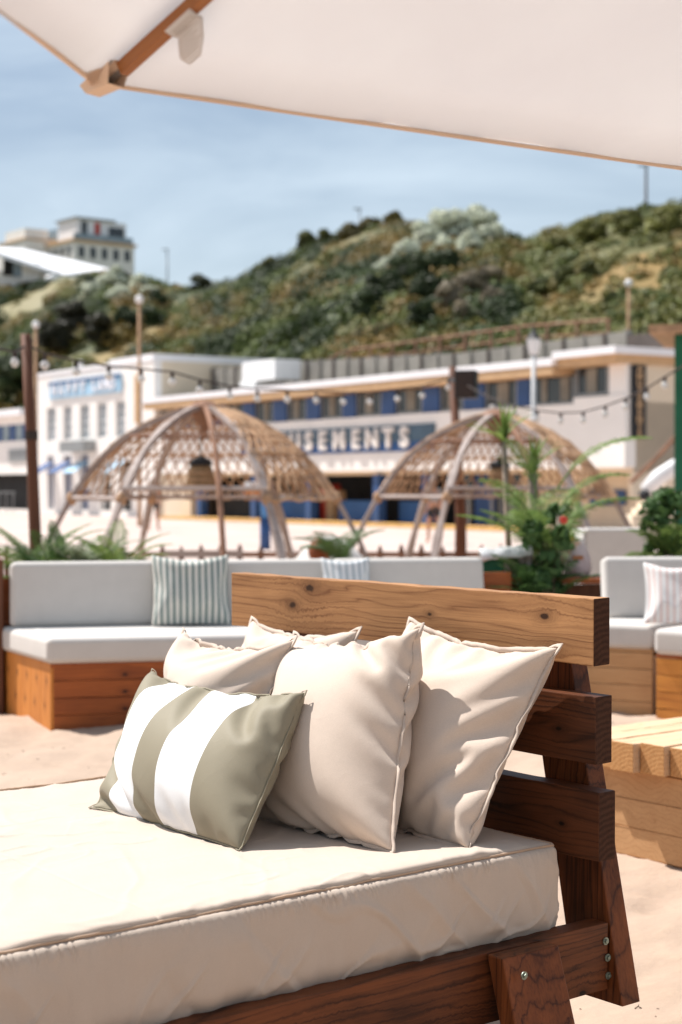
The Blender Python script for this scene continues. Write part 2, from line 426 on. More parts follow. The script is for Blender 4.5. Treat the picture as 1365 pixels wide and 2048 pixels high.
# ------------------------------------------------------------------ ground
def kind(o, kd): o['kind'] = kd; return o
kind(pyd('ground', [(-900, -60, -.4), (900, -60, -.4), (900, 2500, -.4), (-900, 2500, -.4)], [(0, 1, 2, 3)], M_GROUND), 'structure')
def grid_mesh(name, X, Y, Z, mat, smooth=True, parent=None):
    m, n = X.shape
    vs = np.stack([X, Y, Z], -1).reshape(-1, 3)
    i = np.arange((m-1)*(n-1)); r = i//(n-1); c = i % (n-1); a = r*n+c
    fs = np.stack([a, a+1, a+n+1, a+n], -1)
    me = bpy.data.meshes.new(name)
    me.vertices.add(len(vs)); me.vertices.foreach_set('co', vs.ravel())
    me.loops.add(fs.size); me.loops.foreach_set('vertex_index', fs.ravel().astype(np.int32))
    me.polygons.add(len(fs)); me.polygons.foreach_set('loop_start', np.arange(0, fs.size, 4, dtype=np.int32))
    me.polygons.foreach_set('loop_total', np.full(len(fs), 4, dtype=np.int32))
    me.update(calc_edges=True); me.validate()
    me.polygons.foreach_set('use_smooth', [smooth]*len(fs))
    setmats(me, mat)
    return link(name, me, parent)
def axis(a, b, dens):   # dens: list of (position, step)
    r = [a]
    while r[-1] < b:
        st = dens[0][1]
        for p, s_ in dens:
            if r[-1] >= p: st = s_
        r.append(r[-1]+st)
    return np.array(r)
xs = axis(-24, 26, [(-24, .5), (-4, .05), (5, .2), (10, .5)]); ys = axis(-6, 27, [(-6, .4), (3.5, .035), (7, .06), (14, .25)])
XX, YY = np.meshgrid(xs, ys)
def sandh(X, Y):
    h = .045*fbm(X*.55, Y*.55, 0, 3, 3)+.022*fbm(X*2.3, Y*2.3, 0, 9, 3)
    f = vnoise(X*3.1, Y*3.1, 0, 40); h = h-.05*np.clip(f-.3, 0, 1)-.03*np.clip(vnoise(X*5.3, Y*5.3, 0, 41)-.3, 0, 1)          # footprints
    dist_ = np.sqrt((X+.53)**2+(Y-4.92)**2)          # hollow added round the daybed so its shadow lands out of view
    return h+.006*fbm(X*11, Y*11, 0, 20, 2)-.01-.27*np.exp(-(dist_/2.15)**4)
fade = np.clip((26.5-YY)/4, 0, 1)
kind(grid_mesh('beach_sand', XX, YY, sandh(XX, YY)*fade, M_SAND), 'structure')
kind(MB().box(-130, 60, 26.4, 150, -.3, .012).build('promenade', M_PROM), 'structure')

# ------------------------------------------------------------------ hillside
ridge_px = [(-400, 520), (-150, 545), (0, 560), (60, 566), (130, 556), (200, 546), (260, 550), (320, 566), (345, 585), (400, 582), (440, 574), (480, 566), (520, 548), (560, 532), (600, 508), (650, 492), (700, 474), (750, 462), (800, 456), (850, 462), (900, 462), (960, 466), (1010, 480), (1040, 488), (1080, 476), (1110, 462), (1150, 450), (1200, 438), (1280, 424), (1365, 412), (1500, 405), (1900, 395)]
RX = np.array([p[0] for p in ridge_px], float); RY = np.array([p[1] for p in ridge_px], float)
VR, VB = 45., 9.
def hill_pt(px, s):
    """s 0 at the foot behind the buildings, 1 on the ridge, above 1 beyond it"""
    yr = float(np.interp(px, RX, RY)); uR, zR = fac(px, yr, VR)
    zB = 4.2
    if s <= 1:
        v = VB+(VR-VB)*s; z = zB+(zR-zB)*(s**.85)
    else:
        v = VR+(s-1)*60; z = zR-(s-1)*2.0
    d = ray(px, 972); kk = (FA[0]*.838+FA[1]*.545+v)/(d[0]*.838+d[1]*.545)
    return Vector((d[0]*kk, d[1]*kk, z))
pxs = np.concatenate([np.arange(-400, 1900, 14)]); ss = np.concatenate([np.linspace(0, 1, 40), [1.05, 1.15, 1.4, 2., 3.]])
H = np.array([[hill_pt(p, s_) for p in pxs] for s_ in ss])
bump_ = 1.1*fbm(H[..., 0]*.12, H[..., 1]*.12, 0, 5, 4)*np.clip(ss, 0, 1)[:, None]*(1-np.clip((ss-.85)/.15, 0, 1)[:, None]*.6)
H[..., 2] += bump_
hill = kind(grid_mesh('hillside', H[..., 0], H[..., 1], H[..., 2], M_SCRUB), 'structure')
hm = hill.data; ca = hm.color_attributes.new('tint', 'FLOAT_COLOR', 'POINT')
DRY1 = [(335, 590), (372, 640), (330, 690), (230, 740), (165, 735), (290, 655)]
DRY2 = [(1380, 480), (1380, 570), (1240, 590), (1150, 645), (1030, 660), (1035, 612), (1160, 570), (1250, 515)]
DRY3 = [(0, 690), (0, 610), (110, 560), (150, 560), (60, 640)]
def inpoly(x, y, P):
    c_ = False; j = len(P)-1
    for i in range(len(P)):
        if (P[i][1] > y) != (P[j][1] > y) and x < (P[j][0]-P[i][0])*(y-P[i][1])/(P[j][1]-P[i][1])+P[i][0]: c_ = not c_
        j = i
    return c_
def topx(p):
    d = Vector(p)-Vector((0, 0, HC)); cs, sn = math.cos(TH), math.sin(TH)
    f = d.y*cs-d.z*sn; u = d.y*sn+d.z*cs
    return 682.5+d.x/f*FPX, 1024-u/f*FPX
cols = []
g1 = (.10, .10, .03); g2 = (.20, .15, .05); g3 = (.055, .07, .02)
Hf = H.reshape(-1, 3); nn = fbm(Hf[:, 0]*.2, Hf[:, 1]*.2, 0, 8, 3)
for i, p in enumerate(Hf):
    x, y = topx(p)
    if inpoly(x, y, DRY2): c = tuple(a+(b-a)*min(1, max(0, .8+.5*nn[i])) for a, b in zip(g1, (.24, .155, .05)))
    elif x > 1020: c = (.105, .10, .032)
    elif inpoly(x, y, DRY1): c = (.26, .19, .08)
    elif inpoly(x, y, DRY3): c = (.20, .17, .07)
    else: c = tuple(a+(b-a)*min(1, max(0, .3+.6*nn[i])) for a, b in zip(g3, g2))
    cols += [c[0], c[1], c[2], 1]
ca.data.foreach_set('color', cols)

def clump(verts, faces, cols, c, r, n, col, size=.35, rz=1., jit=.3):
    cc = np.array(c)
    d = rng.normal(size=(n, 3)); d /= np.linalg.norm(d, axis=1)[:, None]; d[:, 2] = np.abs(d[:, 2])*1.1-.25
    rad = r*(.45+.6*rng.random(n)**.5)
    P = cc+d*rad[:, None]*np.array([1, 1, rz])
    dn = d+rng.normal(size=(n, 3))*.35
    t = np.cross(dn, rng.normal(size=(n, 3))); t /= np.linalg.norm(t, axis=1)[:, None]+1e-9
    b = np.cross(dn, t); b /= np.linalg.norm(b, axis=1)[:, None]+1e-9
    s_ = size*(.6+.8*rng.random(n))[:, None]
    base = sum(len(v) for v in verts)
    q = np.stack([P-t*s_*.9, P+b*s_*.45, P+t*s_*.9, P-b*s_*.45], 1).reshape(-1, 3)
    verts.append(q); faces.append(base+np.arange(4*n).reshape(-1, 4))
    j = 1+jit*(rng.random((n, 1))-.5)*2
    cols.append(np.repeat(np.clip(np.array(col)[None]*j, 0, 1), 4, 0))
def leaf_obj(name, V, F_, C, mat, parent=None, off=(0, 0, 0)):
    V = np.concatenate(V)-np.array(off); F_ = np.concatenate(F_); C = np.concatenate(C)
    me = bpy.data.meshes.new(name); me.vertices.add(len(V)); me.vertices.foreach_set('co', V.ravel())
    me.loops.add(F_.size); me.loops.foreach_set('vertex_index', F_.ravel().astype(np.int32))
    me.polygons.add(len(F_)); me.polygons.foreach_set('loop_start', np.arange(0, F_.size, 4, dtype=np.int32))
    me.polygons.foreach_set('loop_total', np.full(len(F_), 4, dtype=np.int32)); me.update(calc_edges=True)
    a = me.color_attributes.new('tint', 'FLOAT_COLOR', 'POINT')
    a.data.foreach_set('color', np.concatenate([C, np.ones((len(C), 1))], 1).ravel())
    setmats(me, mat); return link(name, me, parent)
_hx, _hy, _hz = H[:40, :, 0], H[:40, :, 1], bump_[:40]
def bmpz(p):
    k_ = np.argmin((_hx-p.x)**2+(_hy-p.y)**2); return float(_hz.ravel()[k_])
V, F_, C = [], [], []
pal = [(.028, .045, .012), (.09, .12, .025), (.14, .14, .035), (.20, .13, .035), (.045, .07, .018), (.17, .12, .03), (.03, .05, .016)]
for i in range(2000):
    px = random.uniform(-120, 1500); s_ = random.random()**.9*1.02
    p = hill_pt(px, s_); x, y = topx(p)
    dry = inpoly(x, y, DRY1) or inpoly(x, y, DRY2) or inpoly(x, y, DRY3)
    if dry:
        r = random.uniform(.25, .6); c = random.choice([(.20, .15, .045), (.26, .17, .05), (.13, .13, .035), (.24, .19, .08)])
        clump(V, F_, C, (p.x, p.y, p.z+bmpz(p)), r, 60, c, .12)
        if random.random() < .9: continue
    if x < 340 and s_ > .8: r = random.uniform(.7, 1.3)
    else: r = random.uniform(.8, 2.1)
    if s_ > .85 and 480 < x < 820: r *= 1.15
    if x > 1030 and s_ > .25: r *= .62
    q = .5+.62*float(vnoise(px*.011, s_*3.4, 0, 77))+random.uniform(-.22, .22)
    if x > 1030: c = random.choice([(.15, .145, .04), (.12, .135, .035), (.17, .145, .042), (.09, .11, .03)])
    else: c = pal[int(max(0, min(6, q*7)))]
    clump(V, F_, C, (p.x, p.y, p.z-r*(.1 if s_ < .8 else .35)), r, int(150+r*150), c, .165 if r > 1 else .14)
kind(leaf_obj('hillside_scrub', V, F_, C, M_SCRUB), 'stuff')

SIL = (.58, .60, .50); DG = (.035, .05, .018); BG = (.22, .18, .125); OL = (.10, .10, .03)
def s_for(px, py):
    lo_, hi_ = 0., 1.
    if topx(hill_pt(px, 1.))[1] > py: return 1.
    for _ in range(18):
        m_ = (lo_+hi_)/2
        if topx(hill_pt(px, m_))[1] > py: lo_ = m_
        else: hi_ = m_
    return lo_
def bush(pts, col, label, cat='bush', size=.3, name='bush', dens=1., sub=None, group=None):
    """pts: (px, py, s, radius in px)"""
    pts = [(a, b, s_for(a, b+r*.5), r) for a, b, c, r in pts]
    base = hill_pt(pts[0][0], pts[0][2])
    t = thing(name, label, cat, base, group=group)
    V, F_, C = [], [], []
    for (px, py, s_, rp) in pts:
        h = hill_pt(px, s_); D = h.y-1.8-rp/FPX*h.y*1.25; c = at(px, py, D); r = rp/FPX*D
        n = max(8, int(15*dens))
        for j in range(n):
            d = Vector((random.gauss(0, 1), random.gauss(0, 1), random.gauss(0, 1))).normalized()*r*random.uniform(.3, .72)
            cc = c+d; rr = r*random.uniform(.34, .56)
            f = random.uniform(.6, 1.3) if sub is None else 1.
            colr = tuple(x*f for x in col) if (sub is None or random.random() < .88) else sub
            clump(V, F_, C, cc, rr, int(110+rr*200), colr, size*.62, .85)
        MB().tube([h-Vector((0, 0, .5))-base, h.lerp(c, .5)+Vector((random.uniform(-.2, .2)*r, 0, 0))-base, c-base], r*.09, 5, r*.03).build('trunk', M_SHRUBSTEM, t)
    leaf_obj('crown', V, F_, C, M_SCRUB, t, base)
    return t
bush([(958, 446, .97, 50), (905, 458, .95, 50), (852, 478, .9, 42), (812, 504, .84, 34), (768, 534, .76, 26), (728, 566, .68, 18), (985, 480, .9, 34), (940, 495, .9, 34), (885, 500, .9, 30)], SIL, 'big silver grey tree crowning the hill and trailing down to the left', 'tree', .26, 'tree', 1.3, DG)
bush([(905, 600, .5, 36), (945, 575, .55, 42), (985, 555, .62, 34), (930, 625, .42, 30), (985, 600, .5, 30)], BG, 'brownish grey leafless looking thicket below the dark bushes mid slope', 'bush', .24, 'bush', 1.1)
bush([(838, 632, .38, 36)], DG, 'round dark green bush left of the brownish grey thicket', 'bush', .25)
bush([(820, 540, .72, 46), (880, 530, .75, 46), (770, 575, .6, 44), (740, 610, .5, 40), (850, 580, .6, 40)], DG, 'wide dark green bush mass under the silver tree', 'bush', .3)
bush([(660, 618, .42, 15), (672, 645, .37, 15)], SIL, 'small silver shrub alone among green scrub at mid height', 'bush', .2)
bush([(230, 562, .9, 34), (280, 570, .9, 30), (185, 575, .86, 30), (240, 590, .8, 28), (300, 588, .84, 20)], SIL, 'silver green shrub spread below the white hotel on the left hill', 'bush', .3, 'bush', 1., DG)
bush([(150, 640, .68, 46), (110, 680, .58, 46), (200, 660, .6, 40)], (.03, .028, .014), 'large very dark shrub in the middle of the left slope', 'bush', .35)
bush([(310, 600, .86, 24), (300, 630, .78, 26), (255, 640, .72, 30)], DG, 'dark green shrub at the right end of the left hill top', 'bush', .3)
bush([(50, 740, .42, 60), (10, 760, .36, 60)], DG, 'deep green shrub behind the wooden pole at far left', 'bush', .4)
bush([(740, 452, .98, 24), (790, 440, .985, 20), (700, 470, .97, 26)], (.12, .10, .03), 'russet and olive tree tops on the ridge left of the silver tree', 'tree', .3, 'tree')
bush([(620, 490, .97, 30), (655, 480, .97, 26)], (.09, .095, .028), 'olive brown tree on the ridge above the small silver shrub', 'tree', .3, 'tree')
bush([(545, 530, .97, 20), (515, 540, .97, 16)], OL, 'low olive tree where the right ridge starts to climb', 'tree', .25, 'tree')
bush([(405, 572, 1.0, 26)], (.04, .045, .02), 'small dark bush in the dip between the two hills', 'bush', .25)
bush([(770, 660, .25, 26), (730, 668, .22, 24)], (.2, .17, .09), 'pale straw bush above the roof handrail', 'bush', .22)
bush([(1130, 555, .7, 26), (1180, 540, .74, 22), (1080, 575, .62, 24), (1225, 600, .5, 18)], (.085, .095, .03), 'dark green bramble band running diagonally across the right slope', 'bush', .22)
bush([(1230, 640, .35, 22), (1180, 652, .3, 18), (1330, 610, .5, 26), (1290, 640, .38, 22)], (.075, .10, .025), 'fresh green bush behind the right end of the roof', 'bush', .22)
bush([(1255, 455, .9, 40), (1180, 470, .88, 36), (1340, 445, .9, 44), (1110, 495, .85, 28)], (.165, .165, .045), 'bright olive gorse covering the top of the right hill', 'bush', .25, dens=.9)

# ------------------------------------------------------------------ amusement building
BR = math.atan2(UY, UX)
def btext(txt, size, mat, parent, x, y, z, ext=.03, bold=.02, rot=(R(90), 0, 0), sx=1., name='letter', align='CENTER'):
    cu = bpy.data.curves.new(name, 'FONT'); cu.body = txt; cu.size = size; cu.extrude = ext; cu.offset = bold
    cu.align_x = align; cu.align_y = 'CENTER'; cu.resolution_u = 3
    cu.materials.append(mat)
    tmp = bpy.data.objects.new(name, cu); COL.objects.link(tmp)
    me = bpy.data.meshes.new_from_object(tmp.evaluated_get(bpy.context.evaluated_depsgraph_get())); me.name = name
    bpy.data.objects.remove(tmp); bpy.data.curves.remove(cu)
    o = bpy.data.objects.new(name, me); COL.objects.link(o); o.parent = parent
    o.location = (x, y, z); o.rotation_euler = rot; o.scale = (sx, 1, 1)
    return o
bld = thing('amusement_arcade', 'long two storey white arcade with blue window band and big AMUSEMENTS sign', 'building', (FA[0], FA[1], 0), BR)
uL, uR_ = fu(312), 5.68
ZC, ZW, ZT = 2.11, 4.19, 5.12
bx('wall', uL, uR_, .0, .35, ZC, ZW, M_RENDER, bld, label='white band of wall carrying the sign')
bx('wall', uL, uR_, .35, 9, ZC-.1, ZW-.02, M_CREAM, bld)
bx('wall', 5.63-2.35, uR_+.002, -.004, .45, ZC+.002, 4.38, M_RENDER, bld, label='raised white wall at the right corner')
bx('wall', fu(1215), uR_-.003, .06, .36, 4.38, 5.5, M_RENDER, bld)
bx('end_wall', uR_-.2, uR_, .36, 9, 1.2, 5.5, M_CREAM, bld)
bx('wall', uL, uR_-.22, .6, 9, ZW, 5.1, M_CREAM, bld)
# ground floor
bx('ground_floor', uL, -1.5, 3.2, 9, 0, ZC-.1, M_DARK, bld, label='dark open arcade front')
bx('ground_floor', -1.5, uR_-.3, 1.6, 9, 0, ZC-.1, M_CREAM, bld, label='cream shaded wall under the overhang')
bx('soffit', uL, uR_, .36, 3.2, ZC-.14, ZC-.1, M_CREAM, bld)
for px in (392, 500, 610, 745, 843):
    bx('column', fu(px)-.2, fu(px)+.2, .15, .5, 0, ZC-.14, M_BLUE, bld)
bx('shop_wall', uL, fu(372), .25, .6, 0, ZC-.14, M_CREAM, bld)
bx('kerb', uL+2.2, uR_-1.5, -.9, .1, .012, .14, M_YELLOW, bld)
for (a, b) in ((412, 480), (520, 590), (640, 725), (760, 835)):
    bx('low_panel', fu(a), fu(b), .9, 1.0, .14, .95, M_BLUE_S if a > 500 else M_DARK, bld)
for i, (px, z, m) in enumerate(((420, .7, M_YELLOW), (428, .55, M_RED), (437, 1.0, M_SBLUE), (446, .6, M_RED), (455, .45, M_ORANGE), (470, .5, M_RED), (590, 1.25, M_RED), (600, 1.0, M_TAN))):
    bx('amusement_machine', fu(px)-.28, fu(px)+.28, 1.4, 2.1, .0, z+.35, m, bld, bevel=.05)
for px in (915, 960, 1000, 1048):
    bx('rail_post', fu(px)-.03, fu(px)+.03, .5, .56, 0, 1.15, M_STEELG, bld)
bx('hand_rail', fu(905), fu(1052), .5, .56, 1.15, 1.21, M_STEELG, bld)
for (a, b) in ((918, 945), (950, 990), (995, 1040)):
    bx('glass_door', fu(a, 1.5), fu(b, 1.5), 1.5, 1.56, .1, 1.95, M_GLASSD if a != 950 else M_BLUE, bld)
bx('glass_door', fu(1110), fu(1180), 1.5, 1.56, .9, 1.4, M_BLUE, bld, label='blue strip window under the overhang')
# window band
def band(px0, px1, kindw, z0=ZW, z1=ZT, v=.12):
    a, b = fu(px0, v), fu(px1, v)
    if kindw == 'b': bx('blue_panel', a+.02, b-.02, v, v+.3, z0, z1, M_BLUE, bld)
    else:
        wd = bx('window', a+.02, b-.02, v+.12, v+.2, z0+.02, z1, M_GLASSD, bld)
        MB().box(a+.02, a+.09, v+.05, v+.12, z0+.02, z1).box(b-.09, b-.02, v+.05, v+.12, z0+.02, z1).box(a+.09, b-.09, v+.05, v+.12, z0+.02, z0+.1).build('frame', M_STEELG if kindw == 'w' else M_WHITEP, wd)
        n = max(1, int((b-a)/.9))
        for i in range(n):
            x = a+(b-a)*(i+.5)/n+random.uniform(-.1, .1)*(b-a)/n; q = (b-a)/n*random.uniform(.12, .22)
            bx('curtain', x-q, x+q, v+.08, v+.11, z0+.12, z1-.03, M_CURT, wd)
segs = [(318, 352, 'w'), (352, 380, 'b'), (380, 425, 'w'), (425, 450, 'b'), (450, 485, 'w'), (485, 509, 'b'), (511, 545, 'w'), (546, 573, 'b'), (574, 611, 'w'), (612, 640, 'b'), (641, 683, 'w'), (684, 711, 'b'), (712, 761, 'w'), (762, 790, 'b'), (791, 843, 'w'), (844, 878, 'b'), (879, 925, 'w'), (926, 968, 'b'), (969, 1032, 'w'), (1033, 1060, 'b'), (1061, 1147, 'w')]
for s_ in segs: band(*s_)
band(1149, 1214, 'w', 4.4, 5.32, .05)
# eaves
e1 = fu(1104, -.7)
MB().box(uL+.05, e1, -.72, .6, 5.42, 5.66).build('fascia', M_FASCIA, bld)
MB().box(uL+.05, e1, -.68, 9, 5.14, 5.417).build('soffit', M_TAN, bld, label='tan painted soffit under the white fascia')
MB().box(e1+.02, uR_+.32, -.72, 9.2, 5.62, 5.84).build('fascia', M_FASCIA, bld)
MB().box(e1+.02, uR_+.12, -.5, 9.1, 5.34, 5.617).build('soffit', M_TAN, bld)
bx('roof', uL+.1, uR_, .62, 9, 5.42, 5.60, M_CONC, bld)
# sign
sg = bx('sign_board', fu(487), fu(872), -.09, -.02, 3.18, 3.80, M_GREY_S, bld, label='grey green upper field of the AMUSEMENTS sign')
bx('sign_board', fu(487), fu(872), -.09, -.02, 2.82, 3.177, M_BLUE_S, bld, label='blue lower field of the AMUSEMENTS sign')
tx0, tx1 = fu(521, -.1), fu(827, -.1)
wds = {'M': 1.3, 'N': 1.1}; word = 'AMUSEMENTS'; tot = sum(wds.get(c, 1.) for c in word); acc = 0
for ch in word:
    wch = wds.get(ch, 1.); xc = tx0+(tx1-tx0)*(acc+wch/2)/tot; acc += wch
    btext(ch, 1.02, M_LETTER, bld, xc, -.14, 3.30, .05, .035, sx=1.12)
# vertical sign on the end wall
vs = bx('hanging_sign', uR_+.02, uR_+.1, .22, .80, 3.04, 5.30, M_BLACK, bld, label='narrow black upright sign with tan letters on the end wall')
for i, ch in enumerate(word):
    btext(ch, .27, M_TAN, vs, uR_+.12, .51, 5.17-i*.222, .01, .008, rot=(R(90), 0, R(90)), sx=1.2)
# roof unit
ru = thing('roof_unit', 'white boxy plant unit on the arcade roof left of centre', 'roof unit', loc2w(fu(533, 1.5), 1.5, 5.6), BR)
a, b = fu(500, 1.5)-fu(533, 1.5), fu(566, 1.5)-fu(533, 1.5)
bx('housing', a, b, -.4, .9, .55, 1.42, M_WHITEP, ru, bevel=.02); bx('base', a-.05, a+1.3, -.5, .9, 0, .55, M_WHITEP, ru, bevel=.02)
# panel wall behind the roof
pw = thing('retaining_wall', 'grey concrete panel wall along the back of the arcade roof', 'wall', (FA[0], FA[1], 0), BR)
u0, u1 = fu(345, 3), fu(1251, 3)
zt = lambda u: np.interp(u, [fu(345, 3), fu(480, 3), fu(568, 3), fu(920, 3), fu(1251, 3)], [fac(345, 742, 3)[1], fac(480, 735, 3)[1], fac(568, 724, 3)[1], fac(920, 706, 3)[1], fac(1251, 662, 3)[1]])
n = int((u1-u0)/1.05)
for i in range(n):
    a, b = u0+(u1-u0)*i/n, u0+(u1-u0)*(i+1)/n; z = float(zt((a+b)/2))
    bx('panel', a+.05, b-.05, 3.05, 3.2, 5.605, z, M_CONC, pw)
    bx('pier', b-.05, b+.05, 2.98, 3.25, 5.605, z+.04, M_CONCD if i % 2 else M_CONC, pw)
bx('end_panel', u1+.06, u1+3.6, 3.0, 3.2, 5.86, 6.6, M_CONCD, pw, label='dark brown section of the wall over the end block')
hr = thing('handrail', 'brown metal handrail running above the grey panel wall', 'railing', (FA[0], FA[1], 0), BR)
hp = [fac(660, 716, 4.4), fac(700, 700, 4.4), fac(850, 680, 4.4), fac(1050, 652, 4.4), fac(1220, 640, 4.4)]
MB().tube([(p[0], 4.4, p[1]) for p in hp], .05, 5).build('rail', M_BROWNRIB, hr)
MB().tube([(p[0], 4.4, p[1]-.45) for p in hp], .04, 5).build('rail', M_BROWNRIB, hr)
for i in range(12):
    u = hp[0][0]+(hp[-1][0]-hp[0][0])*i/11; z = float(np.interp(u, [p[0] for p in hp], [p[1] for p in hp]))
    bx('post', u-.04, u+.04, 4.3, 4.38, 4.8, z+.05, M_BROWNRIB, hr)

# ------------------------------------------------------------------ left hall
hl = thing('amusement_hall', 'tall cream hall with light blue HAPPYLAND sign and five tall windows', 'building', (FA[0], FA[1], 0), BR)
hL, hR = fu(76), fu(309)
mid_ = fu(221)
wins = [(94, 112), (127, 144), (160, 179), (194, 214), (231, 251)]
def wall_with_openings(x0, x1, z0, z1, ops, y0, y1, mat, parent):
    m = MB(); xs_ = sorted({x0, x1}|{o[0] for o in ops}|{o[1] for o in ops})
    for i in range(len(xs_)-1):
        a, b = xs_[i], xs_[i+1]; c = (a+b)/2
        o = [q for q in ops if q[0] < c < q[1]]
        z = z0
        for q in sorted(o, key=lambda q: q[2]):
            if q[2] > z: m.box(a, b, y0, y1, z, q[2])
            z = q[3]
        if z < z1: m.box(a, b, y0, y1, z, z1)
    return m.build('wall', mat, parent)
ops = [(fu(a), fu(b), 3.98, 5.75) for a, b in wins]+[(fu(a), fu(b), .3, 3.15) for a, b in ((95, 107), (127, 142), (160, 176))]+[(fu(a), fu(b), .3, 2.8) for a, b in ((200, 222), (238, 262))]
wall_with_openings(hL, hR, 0, 7.5, ops, 0, .4, M_RENDER, hl)
bx('parapet', hL, mid_, -.05, .35, 7.5, 7.68, M_FASCIA, hl, label='stepped parapet over the sign'); bx('parapet', mid_+.01, hR, -.05, 14, 7.505, 7.83, M_FASCIA, hl)
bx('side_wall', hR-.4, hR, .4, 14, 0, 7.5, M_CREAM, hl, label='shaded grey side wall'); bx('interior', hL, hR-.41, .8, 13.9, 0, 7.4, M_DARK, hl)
for a, b in wins:
    wd = bx('window', fu(a)+.01, fu(b)-.01, .2, .26, 3.98, 5.75, M_GLASSG, hl)
    m = MB(); xa, xb = fu(a), fu(b)
    for t_ in (0, .5, 1): m.box(xa+(xb-xa)*t_-.03, xa+(xb-xa)*t_+.03, .15, .2, 3.98, 5.75)
    for t_ in range(5): m.box(xa, xb, .14, .19, 4.0+1.7*t_/4-.02, 4.0+1.7*t_/4+.03)
    m.build('frame', M_WHITEP, wd)
bx('sign_board', fu(102), fu(246), -.1, -.02, 6.18, 7.06, M_BLUE_L, hl, label='light blue sign board with white letters')
bx('sign_board', fu(102), fu(246), -.16, -.1, 6.95, 7.08, M_BLUE_S, hl, label='dark upper edge of the sign')
wd9 = 'HAPPYLAND'
for i, ch in enumerate(wd9):
    px = 114+i*14.2 if i < 5 else 194+(i-5)*12.2
    btext(ch, .78, M_LETTER_B, hl, fu(px), -.14, 6.62, .03, .03, sx=1.05)
bx('awning', fu(144), fu(192), -.7, -.02, 3.3, 3.85, M_STEELG, hl, label='grey white box awning over the doors')
for a, b in ((95, 107), (127, 142), (160, 176)):
    bx('door', fu(a)+.02, fu(b)-.02, .25, .32, .3, 3.1, M_BLUE, hl)
for a, b in ((92, 110), (124, 144), (156, 178), (232, 252)):
    MB().add([(fu(a), -.9, 2.25), (fu(b), -.9, 2.25), (fu(b), 0, 2.8), (fu(a), 0, 2.8), (fu(a), -.9, 2.2), (fu(b), -.9, 2.2), (fu(b), 0, 2.75), (fu(a), 0, 2.75)],
             [(0, 1, 2, 3), (7, 6, 5, 4), (0, 4, 5, 1), (1, 5, 6, 2), (2, 6, 7, 3), (3, 7, 4, 0)]).build('blue_awning', M_BLUE if a < 150 else M_BLUE_L, hl)
bx('narrow_panel', fu(271), fu(283), -.06, -.01, 4.6, 6.9, M_TAN, hl)
bx('chimney', fu(150)-.3, fu(150)+.3, .1, .35, 7.69, 8.1, M_RENDER, hl)
# low building far left
lo = thing('low_pavilion', 'low white pavilion at far left with blue windows above a dark opening', 'building', (FA[0], FA[1], 0), BR)
l0, l1 = fu(-160), fu(54)
wall_with_openings(l0, l1, 0, 5.5, [(fu(-60), fu(49), 4.1, 5.04), (fu(-90), fu(47), .2, 2.2)], .3, .6, M_RENDER, lo)
bx('fascia', l0, l1, -.4, 6, 5.5, 5.85, M_FASCIA, lo); bx('interior', l0, l1, 1.2, 6, 0, 5.4, M_DARK, lo)
for a, b in ((-60, -36), (-34, -8), (-6, 4), (6, 18), (20, 30), (32, 49)):
    bx('window', fu(a), fu(b), .4, .45, 4.1, 5.04, M_BLUE if a in (-34, 6, 32) else M_GLASSG, lo)
bx('wall_plaque', fu(10), fu(46), .22, .29, 2.9, 3.6, M_STEELG, lo, label='blank grey board on the wall')
for px in range(-80, 50, 14): bx('rail_post', fu(px)-.02, fu(px)+.02, -.6, -.56, .012, 1.15, M_STEELG, lo)
bx('hand_rail', fu(-90), fu(50), -.6, -.55, 1.15, 1.2, M_STEELG, lo)

# ------------------------------------------------------------------ buildings on the cliff
D = 225.
def hz(py, D=D): return at(0, py, D).z
hc = at(147, 500, D); hotel = thing('cliff_hotel', 'grey white flat roofed hotel on the cliff top at upper left', 'building', (hc.x, hc.y, 0), R(38))
zb, z1, z2 = hz(570), hz(482), hz(446)
bx('wall', 0, 9.6, 0, 9.5, zb, z1, M_RENDER, hotel); bx('cornice', -.3, 9.9, -.3, 9.8, z1, z1+.35, M_TAN, hotel)
bx('upper_storey', 1.2, 9., 1.2, 6.5, z1+.35, z2+.9, M_FASCIA, hotel); bx('roof', .9, 7.2, .9, 6.9, z2+.9, z2+1.15, M_STEELG, hotel)
bx('balcony_screen', .1, 9.4, .02, .1, z1+.35, z1+1.2, M_GLASSG, hotel)
for i in range(5):
    bx('window', .8+i*1.8, 1.7+i*1.8, -.05, .02, z1-2.1, z1-.6, M_GLASSD, hotel)
    bx('window', -.05, .02, .8+i*1.8, 1.7+i*1.8, z1-2.1, z1-.6, M_GLASSD, hotel)
bx('window', 1.9, 2.8, 1.12, 1.2, z1+.6, z2+.6, M_GLASSD, hotel); bx('red_panel', 4., 4.8, 1.1, 1.2, z1+1.2, z2+.6, M_RED, hotel)
bx('window', 6.2, 8.6, 1.1, 1.2, z1+.6, z2+.2, M_GLASSD, hotel)
ww = at(116, 520, 232); wing = thing('hotel_wing', 'pale lower wing left of the cliff hotel with glass balcony', 'building', (ww.x, ww.y, 0), R(128))
bx('wall', 0, 8.5, 0, 5, zb, hz(497, 238), M_RENDER, wing); bx('cornice', -.2, 8.7, -.2, 5.2, hz(497, 238), hz(494, 238), M_TAN, wing)
bx('balcony_screen', 0, 7.5, 0, .1, hz(494, 238), hz(470, 238), M_GLASSG, wing)
bx('upper_wall', .5, 6.5, 1.2, 4.8, hz(494, 238), hz(474, 238), M_RENDER, wing)
for i in range(4): bx('window', .7+i*1.9, 1.6+i*1.9, -.05, .02, hz(512, 238), hz(501, 238), M_GLASSD, wing)
DW = 205.; wp = at(0, 520, DW); wh = thing('white_roofed_house', 'modern house with long sloping white roof below the hotel', 'building', (wp.x, DW, 0))
